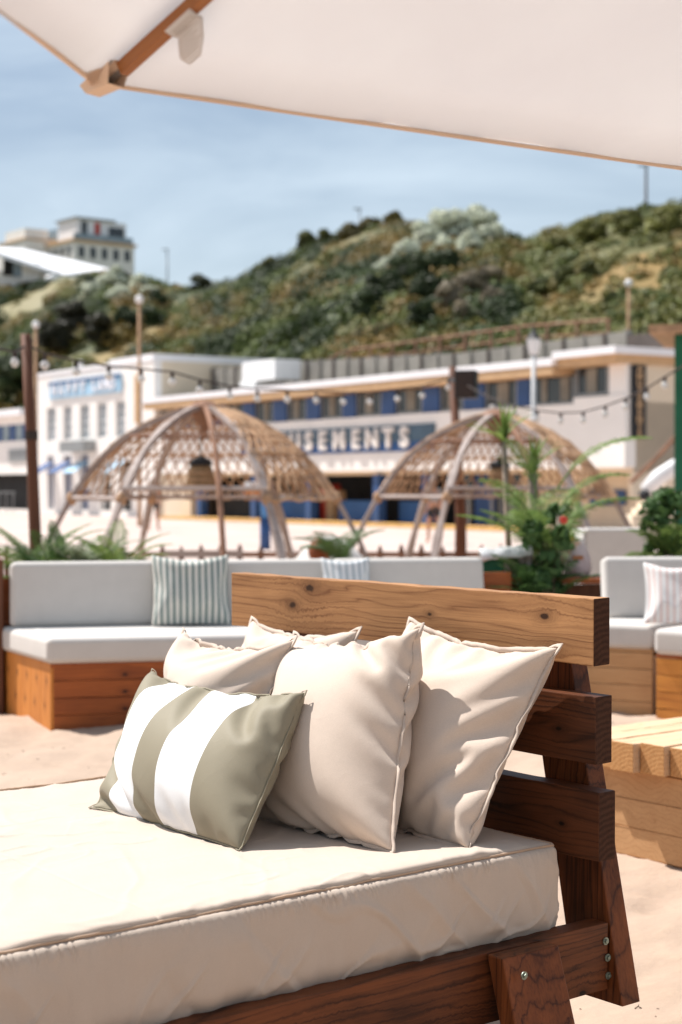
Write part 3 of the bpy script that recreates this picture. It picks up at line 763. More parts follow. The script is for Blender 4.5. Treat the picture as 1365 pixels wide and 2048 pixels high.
def W(px, py, D): p = at(px, py, D); return (p.x-wp.x, p.y-DW, p.z)
rf = [W(-40, 492, DW), W(45, 497, DW+8), W(222, 538, DW+8), W(128, 549, DW), W(-10, 503, DW-3)]
MB().add(rf+[(v[0], v[1], v[2]-.5) for v in rf], [(0, 1, 2, 3, 4), (9, 8, 7, 6, 5), (0, 5, 6, 1), (1, 6, 7, 2), (2, 7, 8, 3), (3, 8, 9, 4), (4, 9, 5, 0)]).build('roof', M_FASCIA, wh)
x0, x1 = W(-40, 500, DW)[0], W(118, 550, DW)[0]
bx('wall', x0, x1, .6, 7, hz(590, DW), hz(540, DW), M_RENDER, wh); bx('window', W(4, 0, DW)[0], W(24, 0, DW)[0], .3, .55, hz(550, DW), hz(512, DW), M_DARK, wh); bx('window', W(24, 0, DW)[0], W(42, 0, DW)[0], .3, .56, hz(553, DW), hz(522, DW), M_GLASSG, wh)
bx('wall', W(42, 0, DW)[0], W(78, 0, DW)[0], .2, .58, hz(562, DW), hz(524, DW), M_RENDER, wh)
pp = at(103, 558, 200); ps = thing('white_parasol', 'small white parasol dome beside the sloping roof house', 'parasol', (pp.x, pp.y, pp.z-2.2))
MB().ball((0, 0, 2.2), .85, 10, 6, (1, 1, .55)).build('canopy', M_WHITEP, ps, True); MB().tube([(0, 0, -1), (0, 0, 2.2)], .05).build('pole', M_STEELG, ps)
for (px, py, wpx, hpx, lab) in ((352, 566, 34, 16, 'tiny pale roof peeping over the dip left of the dark bush'), (412, 566, 26, 15, 'tiny white gabled roof inside the dip between the hills'), (1098, 462, 26, 14, 'small grey hut peeping over the right ridge')):
    D_ = 180. if px < 1000 else 150.
    p = at(px, py+hpx, D_); s_ = D_/FPX
    t = thing('far_cottage', lab, 'building', (p.x, p.y, p.z-2))
    bx('wall', -wpx*s_/2, wpx*s_/2, 0, 4, -4, 2+.3*hpx*s_, M_RENDER, t)
    a, h0, h1 = wpx*s_/2+.2, 2+.3*hpx*s_, 2+hpx*s_
    MB().add([(-a, -.3, h0), (a, -.3, h0), (0, -.3, h1), (-a, 4.3, h0), (a, 4.3, h0), (0, 4.3, h1)], [(0, 1, 2), (5, 4, 3), (0, 2, 5, 3), (1, 4, 5, 2), (0, 3, 4, 1)]).build('roof', M_TAN if px != 1098 else M_STEELG, t)

# ------------------------------------------------------------------ lamp posts
def lamp(px, pytop, base, D, lab, r=.06, head='ball', mat=None):
    p = at(px, pytop, D); t = thing('street_lamp', lab, 'street lamp', (p.x, p.y, base)); h = p.z-base
    MB().tube([(0, 0, 0), (0, 0, h*.3), (0, 0, h-.25)], r, 8, r*.6).build('pole', mat or M_STEELG, t, True)
    if head == 'ball': MB().ball((0, 0, h-.2), .16, 10, 6).build('lamp_head', M_WHITEP, t, True)
    elif head == 'arm':
        MB().box(-.55, .15, -.08, .08, h-.28, h-.16).build('lamp_head', M_STEELG, t)
    return t
lamp(335, 495, hill_pt(335, 1).z-1, 178, 'thin lamp post standing in the dip left of the small roofs', .12, 'arm')
lamp(720, 413, hill_pt(720, 1).z-1, 150, 'short lamp post poking above the ridge trees', .1, 'arm')
lamp(1293, 325, hill_pt(1293, 1).z-2, 118, 'tall dark lamp pole on the right ridge reaching up to the parasol edge', .14, 'arm', M_CONCD)
lamp(279, 588, .012, 62, 'tall pale lamp post in front of the hall right of its sign', .09, 'ball', M_ROPE)
lamp(72, 640, .012, 70, 'pale lamp post half hidden behind the wooden pole at left', .11, 'ball', M_ROPE)
lamp(1258, 556, 5.9, 66, 'pale lamp post with ball head above the right end of the roof', .09, 'ball', M_ROPE)
p = at(1068, 662, 41); lt = thing('lantern_post', 'white lantern post in front of the right half of the arcade', 'street lamp', (p.x, p.y, 0)); h = p.z
MB().tube([(0, 0, 0), (0, 0, 1.), (0, 0, h-.55)], .09, 10, .055).build('pole', plain('pale_grey_paint', (.5, .5, .5), .5), lt, True)
MB().lathe([(.09, h-.58), (.12, h-.52), (.17, h-.27), (.17, h-.2)], 4).build('lamp_glass', M_WHITEP, lt)
MB().lathe([(.19, h-.195), (.08, h-.05), (.03, h+.08)], 4).build('lamp_cap', M_BLACK, lt)

# ------------------------------------------------------------------ kiosk and stair at right
p = at(1350, 900, 30); kk = thing('green_kiosk', 'dark green kiosk wall with pale roof plank at the right edge', 'kiosk', (p.x, 30, 0), R(-16))
for i in range(8): bx('board', i*.4, i*.4+.39, 0+.01*(i % 2), .12, .0, 4.28, M_GREEN, kk)
bx('side_wall', -.02, .05, .13, 3., 0, 4.28, M_GREEN, kk); bx('roof', -.45, 4, -.3, 3.2, 4.30, 4.44, M_ROPE, kk)
p0, p1 = at(1283, 962, 47), at(1352, 872, 47)
st = thing('outdoor_staircase', 'outdoor stair with brown rail and rounded white parapet beside the end wall', 'staircase', (p0.x, 47, 0))
def S(px, py, D=47): q = at(px, py, D); return (q.x-p0.x, q.y-47, q.z)
MB().tube([S(1262, 965), S(1310, 920), S(1365, 858)], .07, 6).build('hand_rail', M_BROWNRIB, st)
MB().tube([S(1292, 982, 44.5), S(1318, 955, 44.5), S(1347, 936, 44.5), S(1365, 926, 44.5)], [.2, .22, .22, .2], 10).build('parapet', M_WHITEP, st, True)
MB().ball(S(1290, 990, 44.4), .17, 8, 6).build('newel', M_BLACK, st, True)
for i in range(9):
    a = S(1275+i*11, 1030-i*12, 46)
    bx('step', a[0]-.07, a[0]+.078, -.6, .4, -.0, a[2], M_CREAM, st)

# ------------------------------------------------------------------ rope domes
PROF = [(.06, 2.53), (.28, 2.49), (.52, 2.40), (.78, 2.28), (1.02, 2.13), (1.25, 1.94), (1.47, 1.69), (1.67, 1.40), (1.82, 1.12), (1.97, .84), (2.12, .5), (2.3, .0)]
def prof_r(t):   # t 0 apex .. 1 ring (index 7)
    x = t*7; i = min(6, int(x)); f = x-i
    return PROF[i][0]+(PROF[i+1][0]-PROF[i][0])*f, PROF[i][1]+(PROF[i+1][1]-PROF[i][1])*f
def azv(a): return Vector((math.sin(a), -math.cos(a), 0))
def make_dome():
    t = thing('rope_dome', '', 'garden dome', (0, 0, 0), group='rope net domes behind the sofas')
    RA = [-88, -31, 31, 90, 150, -150]
    for k_, a in enumerate(RA):
        a = R(a); d = azv(a); tn = Vector((math.cos(a), math.sin(a), 0)); v_ = []; f_ = []
        for j, (r, z) in enumerate(PROF):
            r2, z2 = PROF[min(j+1, 11)]; r1, z1_ = PROF[max(j-1, 0)]
            tg = Vector((r2-r1, 0, z2-z1_)).normalized(); nr = d*(-tg.z)+Vector((0, 0, tg.x))
            c = d*r+Vector((0, 0, z)); wj = .042+.014*math.sin(j*2.1+k_); hj = .03
            for sx, sy in ((-1, -1), (1, -1), (1, 1), (-1, 1)): v_.append(c+tn*wj*sx+nr*hj*sy)
        for j in range(len(PROF)-1):
            for q in range(4): f_.append((j*4+q, j*4+(q+1) % 4, j*4+4+(q+1) % 4, j*4+4+q))
        f_ += [(3, 2, 1, 0), tuple(len(v_)-4+q for q in range(4))]
        pyd('rib', v_, f_, M_WHITEWOOD, t)
    a = R(11); d = azv(a)
    MB().tube([d*r+Vector((0, 0, z)) for r, z in PROF], .035, 6).build('rib', M_BROWNRIB, t, label='thin brown pole rib facing the camera')
    for zi, (r, z, rad) in enumerate(((1.67, 1.38, .034), (.95, 2.16, .02))):
        for k_ in range(6):
            a0, a1 = R(sorted(RA)[k_]), R(sorted(RA)[(k_+1) % 6]+(360 if k_ == 5 else 0))
            dz = .12 if (k_ in (2,) and zi == 0) else 0
            MB().tube([azv(a0)*r+Vector((0, 0, z+dz)), azv(a1)*r+Vector((0, 0, z+dz))], rad, 6).build('cross_bar', M_WHITEWOOD if zi == 0 else M_BROWNRIB, t)
    m = MB().lathe([(.02, 2.12), (.07, 2.3), (.16, 2.42), (.2, 2.54), (.12, 2.6), (.03, 2.62)], 8); m.build('crown_knot', M_BROWNRIB, t)
    for a in RA:
        c = azv(R(a))*1.68; MB().ball((c.x, c.y, 1.37), .07, 8, 5, (1, 1, 1.3)).build('lashing', M_ROPE, t)
    # net: diamond mesh on every sector but the two open ones at the front and left front
    net = MB()
    def npt(a, tt, dr=0.):
        r, z = prof_r(tt); # between ribs the net lies on the chord
        sect = None; sa = sorted(RA)
        aa = ((a+180) % 360)-180
        for q in range(6):
            lo_, hi_ = sa[q], sa[(q+1) % 6]+(360 if q == 5 else 0)
            for sh in (0, 360):
                if lo_ <= aa+sh <= hi_:
                    c0 = (hi_-lo_)/2; x = aa+sh-(lo_+hi_)/2; r = r*math.cos(R(c0))/math.cos(R(x))*.45+r*.55
        return azv(R(a))*(r+dr)+Vector((0, 0, z+.03-.04*abs(math.sin(a*.3))*tt))
    nA, nT = 60, 12
    for sgn in (1, -1):
        for i in range(nA):
            a0 = i*360/nA; pts = []
            for j in range(nT+1):
                a = a0+sgn*j*360/nA*.5*1.0; aa = ((a+180) % 360)-180
                if -88 < aa < 29: 
                    if len(pts) > 1: net.tube(pts, .0135, 3, cap=False)
                    pts = []; continue
                tt = .12+.9*j/nT; pts.append(npt(a, tt, .035+.01*math.sin(i*7.1+j)))
            if len(pts) > 1: net.tube(pts, .0135, 3, cap=False)
    for tt in (.14, .45, .72, 1.02):
        pts = []
        for i in range(0, 361, 6):
            aa = ((i+180) % 360)-180
            if -86 < aa < 28:
                if len(pts) > 1: net.tube(pts, .018, 4, cap=False)
                pts = []; continue
            pts.append(npt(i, tt, .04))
        if len(pts) > 1: net.tube(pts, .018, 4, cap=False)
    # heaped rope along the left rib
    for j in range(26):
        a = -96+random.uniform(-5, 5); s_ = random.uniform(.1, .95)
        net.tube([npt(a+random.uniform(-4, 4), min(1, max(0.02, s_+dd)), .05) for dd in (-.08, 0, .08)], .02, 4, cap=False)
    net.build('rope_net', M_ROPE, t)
    return t
def copy_tree(o, parent=None):
    c = o.copy(); COL.objects.link(c); c.parent = parent
    for ch in list(o.children): copy_tree(ch, c)
    return c
dm = make_dome(); dm2 = copy_tree(dm)
dm['label'] = 'rope net dome on the left, in front of the AMUSEMENTS sign start'
dm2['label'] = 'rope net dome on the right, behind the tall potted palm'
p = at(409, 972, 21); dm.location = (p.x, 21, 0)
p = at(992, 972, 23.4); dm2.location = (p.x, 23.4, 0); dm2.rotation_euler.z = R(3)
def basket(px, D, lab):
    p = at(px, 972, D); t = thing('hanging_lampshade', lab, 'lamp shade', (p.x, D, 0), group='woven shades hung in the domes')
    MB().lathe([(.19, 1.47), (.19, 1.5), (.15, 1.75), (.12, 1.8)], 14).build('basket', M_BASKET, t, True)
    for z in (1.52, 1.6, 1.68): MB().lathe([(.2-(z-1.47)*.13, z), (.2-(z-1.47)*.13, z+.025)], 14).build('band', M_ROPE, t)
    MB().lathe([(.16, 1.79), (.13, 1.86), (.05, 1.9), (.02, 1.92)], 12).build('cap', M_BLACK, t, True)
    MB().tube([(0, 0, 1.9), (0, 0, 2.45)], .008, 4).build('cord', M_CABLE, t)
basket(402, 21, 'woven brown lampshade hanging in the left dome'); basket(1000, 23.4, 'woven brown lampshade hanging in the right dome')

# ------------------------------------------------------------------ wooden poles, speaker, string lights
pa, pb = at(52, 668, 15), at(76, 1080, 15)
wp1 = thing('wooden_pole', 'leaning dark wooden pole at left holding the string lights', 'pole', (pb.x+.02, 15, -.1))
MB().tube([(0, 0, 0), (-.03, 0, .8), (pa.x-pb.x+.03, 0, 2.), (pa.x-pb.x-.02, 0, pa.z+.1)], [.065, .058, .05, .045], 10).build('post', M_BROWN_WOOD, wp1, True)
MB().lathe([(.062, 2.05), (.062, 2.13)], 10, (-.075, 0, 0)).build('strap', M_CABLE, wp1)
pa, pb = at(905, 733, 25), at(922, 1100, 25)
wp2 = thing('wooden_pole', 'dark wooden pole behind the right dome carrying the loudspeaker', 'pole', (pb.x, 25, -.1))
MB().tube([(0, 0, 0), (0, 0, 1.2), (pa.x-pb.x, 0, pa.z+.1)], [.10, .085, .055], 10).build('post', M_BROWN_WOOD, wp2, True)
p = at(932, 797, 24.8); sp = thing('loudspeaker', 'black loudspeaker fixed to the wooden pole beside the window band', 'loudspeaker', (p.x, 24.8, p.z), R(-14))
bx('cabinet', -.15, .17, -.14, .14, 0, .42, M_BLACK, sp, bevel=.015); bx('grille', -.12, .14, -.155, -.142, .03, .39, M_CABLE, sp)
bx('bracket', -.28, -.15, -.03, .03, .25, .31, M_STEELG, sp)
def strand(pts, lab, bulbs, D0, D1, drop=.0, rB=.038):
    x0, x1 = pts[0][0], pts[-1][0]
    W_ = [at(x, y, D0+(D1-D0)*(x-x0)/(x1-x0)) for x, y in pts]
    base = W_[0]; t = thing('string_lights', lab, 'string lights', base, group='festoon lights')
    MB().tube([q-base for q in W_], .011, 5).build('cable', M_CABLE, t)
    bm_ = None
    for (x, y) in bulbs:
        q = at(x, y, D0+(D1-D0)*(x-x0)/(x1-x0))-base
        if bm_ is None:
            bm_ = MB().lathe([(.004, -.085), (.022, -.078), (rB, -.045), (rB*.95, -.025), (.02, .0), (.015, .015)], 10).mesh('bulb', M_BULB, True)
            sm = MB().lathe([(.017, .0), (.021, .01), (.021, .055), (.01, .065)], 8).mesh('socket', M_CABLE)
        b_ = link('bulb', bm_, t); b_.location = q; s_ = link('socket', sm, b_)
A_b = [(90, 722), (153, 735), (218, 744), (283, 751), (345, 757), (400, 773)]
strand([(56, 690), (90, 707), (153, 722), (218, 732), (283, 738), (345, 744), (400, 760), (460, 772), (515, 778), (575, 780), (633, 782), (687, 785), (740, 785), (795, 779), (845, 772), (897, 757), (905, 748)],
       'festoon of clear bulbs strung from the left pole to the speaker pole', A_b+[(460, 785), (515, 791), (575, 793), (633, 795), (687, 798), (740, 798), (795, 792), (845, 786), (897, 770)], 15, 24.9, rB=.046)
strand([(-60, 680), (-20, 695), (30, 703), (52, 692)], 'short run of festoon bulbs left of the wooden pole', [(30, 716), (-20, 708)], 13.5, 15)
strand([(915, 760), (960, 785), (985, 797), (1030, 812), (1075, 821), (1122, 826), (1167, 824), (1211, 812), (1252, 797), (1294, 777), (1330, 754), (1400, 712)],
       'festoon of bulbs climbing from the speaker pole to the right edge', [(985, 809), (1030, 822), (1075, 831), (1122, 836), (1167, 834), (1211, 822), (1252, 807), (1294, 787), (1330, 764)], 24.9, 18)

# ------------------------------------------------------------------ stake fence
fe = thing('stake_fence', 'low fence of brown pointed stakes with a rail behind the sofas', 'fence', (0, 25.5, 0))
x = -60
stk = None
while x < 1120:
    p = at(x, 1090+random.uniform(-3, 3), 25.5)
    if stk is None: stk = MB().lathe([(.045, -.7), (.045, 0), (.04, .02), (.012, .1)], 7).mesh('stake', M_BROWN_WOOD)
    o = link('stake', stk, fe); o.location = (p.x, 0, p.z-.1); o.scale = (1, 1, 1+random.uniform(-.03, .03)); x += 39+random.uniform(-4, 4)
a_, b_ = at(-60, 1108, 25.4), at(1120, 1108, 25.4)
bx('rail', a_.x, b_.x, -.09, -.05, a_.z-.05, a_.z+.03, M_BROWNRIB, fe)
a_, b_ = at(325, 1108, 25.2), at(485, 1108, 25.2)
bx('rail', a_.x, b_.x, -.2, -.12, a_.z-.06, a_.z+.05, M_WHITEWOOD, fe, label='pale plank rail section')
# blue post with orange top
p = grd(531, 1100); bp = thing('marker_post', 'blue post with orange and white box top behind the left dome', 'marker post', (p.x, p.y, 0))
MB().tube([(0, 0, 0), (0, 0, .75)], .13, 10).build('post', M_BLUE, bp, True); MB().tube([(0, 0, .75), (-.05, 0, 1.35)], .09, 8).build('collar', M_SBLUE, bp, True)
bx('box', -.5, .0, -.15, .15, 1.2, 1.5, M_ORANGE, bp, bevel=.03); bx('lid', -.52, .02, -.17, .17, 1.51, 1.62, M_WHITEP, bp, bevel=.02)

# ------------------------------------------------------------------ people
def skinmesh(name, joints, edges, mat, parent, sub=1):
    me = bpy.data.meshes.new(name); names = list(joints)
    me.from_pydata([joints[n_][0] for n_ in names], [(names.index(a), names.index(b)) for a, b in edges], [])
    setmats(me, mat); o = link(name, me, parent)
    md = o.modifiers.new('skin', 'SKIN'); md.use_smooth_shade = True
    sv = me.skin_vertices[0].data if me.skin_vertices else None
    if sv is None:
        bm = bmesh.new(); bm.from_mesh(me); bm.verts.layers.skin.verify(); bm.to_mesh(me); bm.free(); sv = me.skin_vertices[0].data
    for i, n_ in enumerate(names):
        r = joints[n_][1]; sv[i].radius = (r if isinstance(r, tuple) else (r, r)); sv[i].use_root = (i == 0)
    s_ = o.modifiers.new('sub', 'SUBSURF'); s_.levels = sub; s_.render_levels = sub
    return o
def person(loc, rz, lab, stride=.2, top=None, shorts=None, hair=M_HAIR, scale=1., skin=M_SKIN):
    t = thing('person', lab, 'person', loc, rz); t.scale = (scale,)*3
    J = {'pelvis': ((0, 0, .95), (.15, .11)), 'waist': ((0, 0, 1.12), (.13, .095)), 'chest': ((0, 0, 1.32), (.165, .11)), 'neck': ((0, -.01, 1.48), .055), 'head': ((0, -.02, 1.60), (.075, .09)), 'crown': ((0, -.01, 1.72), (.065, .08))}
    E_ = [('pelvis', 'waist'), ('waist', 'chest'), ('chest', 'neck'), ('neck', 'head'), ('head', 'crown')]
    for s_, n_ in ((-1, 'l'), (1, 'r')):
        f = stride*s_
        J['hip'+n_] = ((.09*s_, 0, .90), .09); J['knee'+n_] = ((.1*s_, -f*.5-.02, .5), .06); J['ank'+n_] = ((.1*s_, -f+.05, .09), .038); J['toe'+n_] = ((.11*s_, -f-.12, .03), (.04, .025))
        E_ += [('pelvis', 'hip'+n_), ('hip'+n_, 'knee'+n_), ('knee'+n_, 'ank'+n_), ('ank'+n_, 'toe'+n_)]
        J['sh'+n_] = ((.18*s_, 0, 1.40), .055); J['elb'+n_] = ((.25*s_, f*.4, 1.12), .042); J['wri'+n_] = ((.26*s_, f*.8-.06, .88), .03); J['hand'+n_] = ((.26*s_, f*.8-.1, .79), .028)
        E_ += [('chest', 'sh'+n_), ('sh'+n_, 'elb'+n_), ('elb'+n_, 'wri'+n_), ('wri'+n_, 'hand'+n_)]
    skinmesh('body', J, E_, skin, t)
    if shorts:
        J2 = {'pelvis': ((0, 0, .98), (.165, .125)), 'w': ((0, 0, 1.05), (.15, .12))}
        E2 = [('pelvis', 'w')]
        for s_, n_ in ((-1, 'l'), (1, 'r')):
            J2['h'+n_] = ((.09*s_, 0, .90), .105); J2['k'+n_] = ((.098*s_, -stride*s_*.28, .68), .09); E2 += [('pelvis', 'h'+n_), ('h'+n_, 'k'+n_)]
        skinmesh('shorts', J2, E2, shorts, t)
    if top:
        J3 = {'w': ((0, 0, 1.04), (.155, .12)), 'm': ((0, 0, 1.2), (.15, .115)), 'c': ((0, 0, 1.34), (.178, .125)), 'n': ((0, 0, 1.44), (.08, .07))}
        E3 = [('w', 'm'), ('m', 'c'), ('c', 'n')]
        for s_, n_ in ((-1, 'l'), (1, 'r')): J3['s'+n_] = ((.185*s_, 0, 1.39), .068); J3['e'+n_] = ((.225*s_, stride*s_*.2, 1.25), .06); E3 += [('c', 's'+n_), ('s'+n_, 'e'+n_)]
        skinmesh('top', J3, E3, top, t)
    MB().ball((0, .015, 1.70), .112, 10, 7, (.9, 1, .95)).build('hair', hair, t, True)
    return t
p = grd(308, 1063); person((p.x, p.y, .012), R(25), 'bare chested person in black shorts walking beyond the left dome', .22, None, M_BLACK)
p = grd(868, 1088); person((p.x, p.y, .012), R(200), 'person in pale top and black shorts walking beyond the right dome', .18, M_STEELG, M_BLACK)
p = grd(92, 1015); person((p.x, p.y, .012), R(150), 'person in red top standing by the hall doors', .1, M_RED, M_SBLUE)
p = grd(38, 1022); person((p.x, p.y, .012), R(90), 'person in pink top by the pavilion railing', .1, plain('pink_cloth', (.6, .4, .4)), M_BLACK)
# seated person
p = at(641, 1078, 17); t = thing('person', 'person with auburn hair in a white shirt sitting on the sand behind the sofa', 'person', (p.x, 17, 0), R(35))
J = {'pelvis': ((0, 0, .14), (.16, .13)), 'waist': ((0, .03, .32), (.13, .1)), 'chest': ((0, .02, .52), (.165, .11)), 'neck': ((0, 0, .67), .055), 'head': ((0, -.03, .79), (.075, .09)), 'crown': ((0, -.02, .9), (.065, .08))}
E_ = [('pelvis', 'waist'), ('waist', 'chest'), ('chest', 'neck'), ('neck', 'head'), ('head', 'crown')]
for s_, n_ in ((-1, 'l'), (1, 'r')):
    J['hip'+n_] = ((.1*s_, -.08, .14), .09); J['knee'+n_] = ((.14*s_, -.42, .42), .06); J['ank'+n_] = ((.12*s_, -.62, .08), .04); J['toe'+n_] = ((.12*s_, -.78, .03), (.04, .03))
    J['sh'+n_] = ((.18*s_, .02, .6), .055); J['elb'+n_] = ((.24*s_, -.16, .42), .042); J['wri'+n_] = ((.16*s_, -.38, .46), .03); J['hand'+n_] = ((.12*s_, -.46, .46), .03)
    E_ += [('pelvis', 'hip'+n_), ('hip'+n_, 'knee'+n_), ('knee'+n_, 'ank'+n_), ('ank'+n_, 'toe'+n_), ('chest', 'sh'+n_), ('sh'+n_, 'elb'+n_), ('elb'+n_, 'wri'+n_), ('wri'+n_, 'hand'+n_)]
skinmesh('body', J, E_, M_SKIN, t)
skinmesh('shirt', {'w': ((0, .02, .2), (.165, .13)), 'm': ((0, .03, .36), (.15, .12)), 'c': ((0, .02, .54), (.18, .125)), 'sl': ((-.19, .0, .59), .07), 'sr': ((.19, .0, .59), .07)}, [('w', 'm'), ('m', 'c'), ('c', 'sl'), ('c', 'sr')], M_WHITEP, t)
MB().ball((0, .01, .86), .125, 10, 7, (.95, 1.05, 1.1)).build('hair', plain('auburn_hair', (.22, .06, .02), .6), t, True)
p = at(660, 1110, 18.5); bb = thing('beanbag', 'rounded white beanbag behind the sofa near the dark palm', 'beanbag', (p.x, 18.5, 0))
MB().lathe([(.3, .0), (.5, .1), (.52, .35), (.42, .68), (.22, .9), (.05, .97)], 16).build('bag', M_CUSH, bb, True)

# ------------------------------------------------------------------ plants
def frond(L, bend, az, lean, nl=None, wl=.017, ll=.30, droop=.5, flat=.5):
    """arching frond: rachis tube + leaflets, returned as an MB"""
    m = MB(); pts = []; p = Vector((0, 0, 0)); th = lean; nl = nl or max(9, int(L*34))
    h = Vector((math.cos(az), math.sin(az), 0)); side = Vector((-math.sin(az), math.cos(az), 0))
    n = 12; dirs = []
    for i in range(n+1):
        pts.append(p.copy()); d = h*math.sin(th)+Vector((0, 0, math.cos(th))); dirs.append(d)
        p = p+d*L/n; th += bend/n
    m.tube(pts, .008, 4, .003)
    for i in range(nl):
        f = .2+.8*i/(nl-1); x = f*n; k_ = min(n-1, int(x)); q = pts[k_].lerp(pts[k_+1], x-k_); d = dirs[k_]
        up = side.cross(d)
        if up.z < 0: up = -up
        l_ = ll*math.sin(math.pi*(.12+.8*f))*random.uniform(.85, 1.1)
        for s_ in (-1, 1):
            o = (side*s_*.8+d*.65+up*.25*flat).normalized(); e1_ = q+o*l_*.55; e2_ = q+o*l_+Vector((0, 0, -droop*l_*.5))
            wv = d*wl*.5
            m.add([q-wv*.5, q+wv*.5, e1_+wv, e1_-wv, e2_], [(0, 1, 2, 3), (3, 2, 4)])
    return m
def blade(L, bend, az, lean, w=.016):
    m = MB(); p = Vector((0, 0, 0)); th = lean; h = Vector((math.cos(az), math.sin(az), 0)); sd_ = Vector((-math.sin(az), math.cos(az), 0)); n = 5
    for i in range(n+1):
        wd = w*(1-i/n)**.6+.001; m.v += [tuple(p-sd_*wd), tuple(p+sd_*wd+Vector((0, 0, .004)))]
        p = p+(h*math.sin(th)+Vector((0, 0, math.cos(th))))*L/n; th += bend/n
    m.f += [(2*i, 2*i+1, 2*i+3, 2*i+2) for i in range(n)]
    return m
def palm(loc, lab, fr, leafm=M_LEAF, stems=None, pot=None, name='potted_palm', cat='palm', group=None):
    t = thing(name, lab, cat, loc, group=group)
    for (z, L, bend, az, lean, ll, x0, y0) in fr:
        m = blade(-L, bend, az, lean) if L < 0 else frond(L, bend, az, lean, ll=ll)
        o = m.build('frond', leafm, t); o.location = (x0, y0, z)
    for (x0, y0, z, r) in (stems or []):
        MB().tube([(x0*.4, y0*.4, 0), (x0*.8, y0*.8, z*.5), (x0, y0, z)], [r*1.3, r, r*.9], 8).build('stem', M_TRUNK, t, True)
    if pot: MB().lathe([(pot*.75, 0), (pot, .35), (pot*1.06, .38), (pot*1.06, .42), (pot*.9, .42), (pot*.85, .36)], 16).build('pot', M_POT, t, True)
    return t
def rfr(n, z, L, bend=(.9, 1.7), lean=(.1, .9), ll=.28, spread=.03, azr=(0, 2*math.pi), seed=0):
    rr = random.Random(seed)
    return [(z*rr.uniform(.85, 1.05), L*rr.uniform(.75, 1.1), rr.uniform(*bend), rr.uniform(*azr), rr.uniform(*lean), ll*rr.uniform(.8, 1.1), rr.uniform(-spread, spread), rr.uniform(-spread, spread)) for _ in range(n)]
# tall plant behind the bed
p = at(1088, 1000, 12.6)
palm((p.x, 12.6, 0), 'tall green potted palm rising in front of the right dome', rfr(15, 1.0, .8, (.7, 1.3), (.1, .9), .26, .1, seed=4)+[(1.35, .62, 1.1, .15, .6, .24, .12, 0), (1.5, .85, 1.1, .1, .55, .26, .1, 0), (1.2, .7, .7, .25, .9, .24, .1, 0), (1.45, .5, .6, 2.4, .25, .24, -.05, 0), (1.3, .5, .8, 3.6, .6, .24, -.1, 0)], stems=[(.12, 0, 1.3, .022), (-.1, .05, 1.0, .03), (.05, -.05, .9, .025)], pot=.26)
p = at(1062, 1000, 13.4)
spk = []
for zt_, x0 in ((1.88, -.22), (1.62, .02)):
    for i in range(9): spk += [(zt_+.01*q_, -.34, .7, i*.7+.2+q_, .1+.16*((i+q_*2) % 7), .17, x0, 0) for q_ in range(3)]
palm((p.x, 13.4, 0), 'pale caned yucca with spiky tufts left of the tall palm', spk, stems=[(-.22, 0, 1.9, .025), (.02, .02, 1.64, .045)], pot=.24, name='yucca', cat='yucca')
# leafy mass at its foot
def leafy(px, py0, py1, D, wpx, lab, mat, n=500, size=.07, name='potted_shrub', cat='shrub', flowers=None, ground=0.):
    a = at(px, py0, D); b = at(px, py1, D); wd = wpx/FPX*D
    t = thing(name, lab, cat, (a.x, D, ground)); V, F_, C = [], [], []
    for j in range(14):
        z = random.uniform(b.z, a.z)-ground; clump(V, F_, C, (random.uniform(-.4, .4)*wd, random.uniform(-.35, .35)*wd, z), wd*random.uniform(.2, .32), n//14, (.5, .5, .5), size)
    leaf_obj('foliage', V, F_, C, mat, t)
    for j in range(5): MB().tube([(0, 0, 0), (random.uniform(-.2, .2)*wd, random.uniform(-.2, .2)*wd, (a.z-ground)*.5), (random.uniform(-.4, .4)*wd, 0, (a.z-ground)*.9)], .012, 5, .005).build('stem', M_SHRUBSTEM, t)
    MB().lathe([(wd*.22, 0), (wd*.3, .28), (wd*.31, .32)], 12).build('pot', M_POT, t, True)
    for (fx, fy, fr_, fm) in (flowers or []):
        q = at(fx, fy, D-.25); m = MB(); c = Vector((q.x-a.x, -.25, q.z-ground))
        for i in range(7):
            an = i*2*math.pi/7; o = Vector((math.cos(an), 0, math.sin(an)))*fr_
            m.ball(c+o*.55, fr_*.5, 6, 4, (1, .5, 1))
        m.ball(c, fr_*.35, 6, 4); m.build('flower', fm, t, True)
    return t
M_PEACH = plain('peach_petal', (.75, .5, .36), .7, .15, 20)
palm((at(1085, 1000, 12.3).x, 12.3, .55), 'low dark palm with fine fronds at the foot of the tall palm', rfr(26, .1, .48, (.6, 1.3), (.05, 1.1), .17, .1, seed=31), M_LEAFD, name='low_palm')
leafy(1092, 1050, 1190, 12.2, 80, 'dark green shrub with a red bloom at the foot of the tall palm', M_LEAFD, 420, .05, flowers=[(1128, 1040, .03, M_RED)])
leafy(1118, 1020, 1080, 12.8, 60, 'dark foliage behind the red bloom', M_LEAFD, 260, .05, name='leafy_shrub')
leafy(1140, 1085, 1150, 12.9, 55, 'low shrub of peach blooms beside the dome leg', M_LEAFD, 150, .05, flowers=[(1100, 1062, .045, M_PEACH), (1118, 1076, .05, M_PEACH), (1136, 1096, .06, M_PEACH), (1122, 1110, .06, M_PEACH), (1150, 1094, .055, M_PEACH), (1160, 1112, .06, M_PEACH), (1140, 1084, .045, M_ORANGE)], name='flowering_shrub')
palm((at(1040, 1000, 12).x, 12, .35), 'low plant with broad pale leaves spilling beside the bed board', rfr(6, .1, .3, (.9, 1.5), (.5, 1.2), .1, .05, seed=9), M_LEAFP, pot=None, name='leafy_plant', cat='plant')
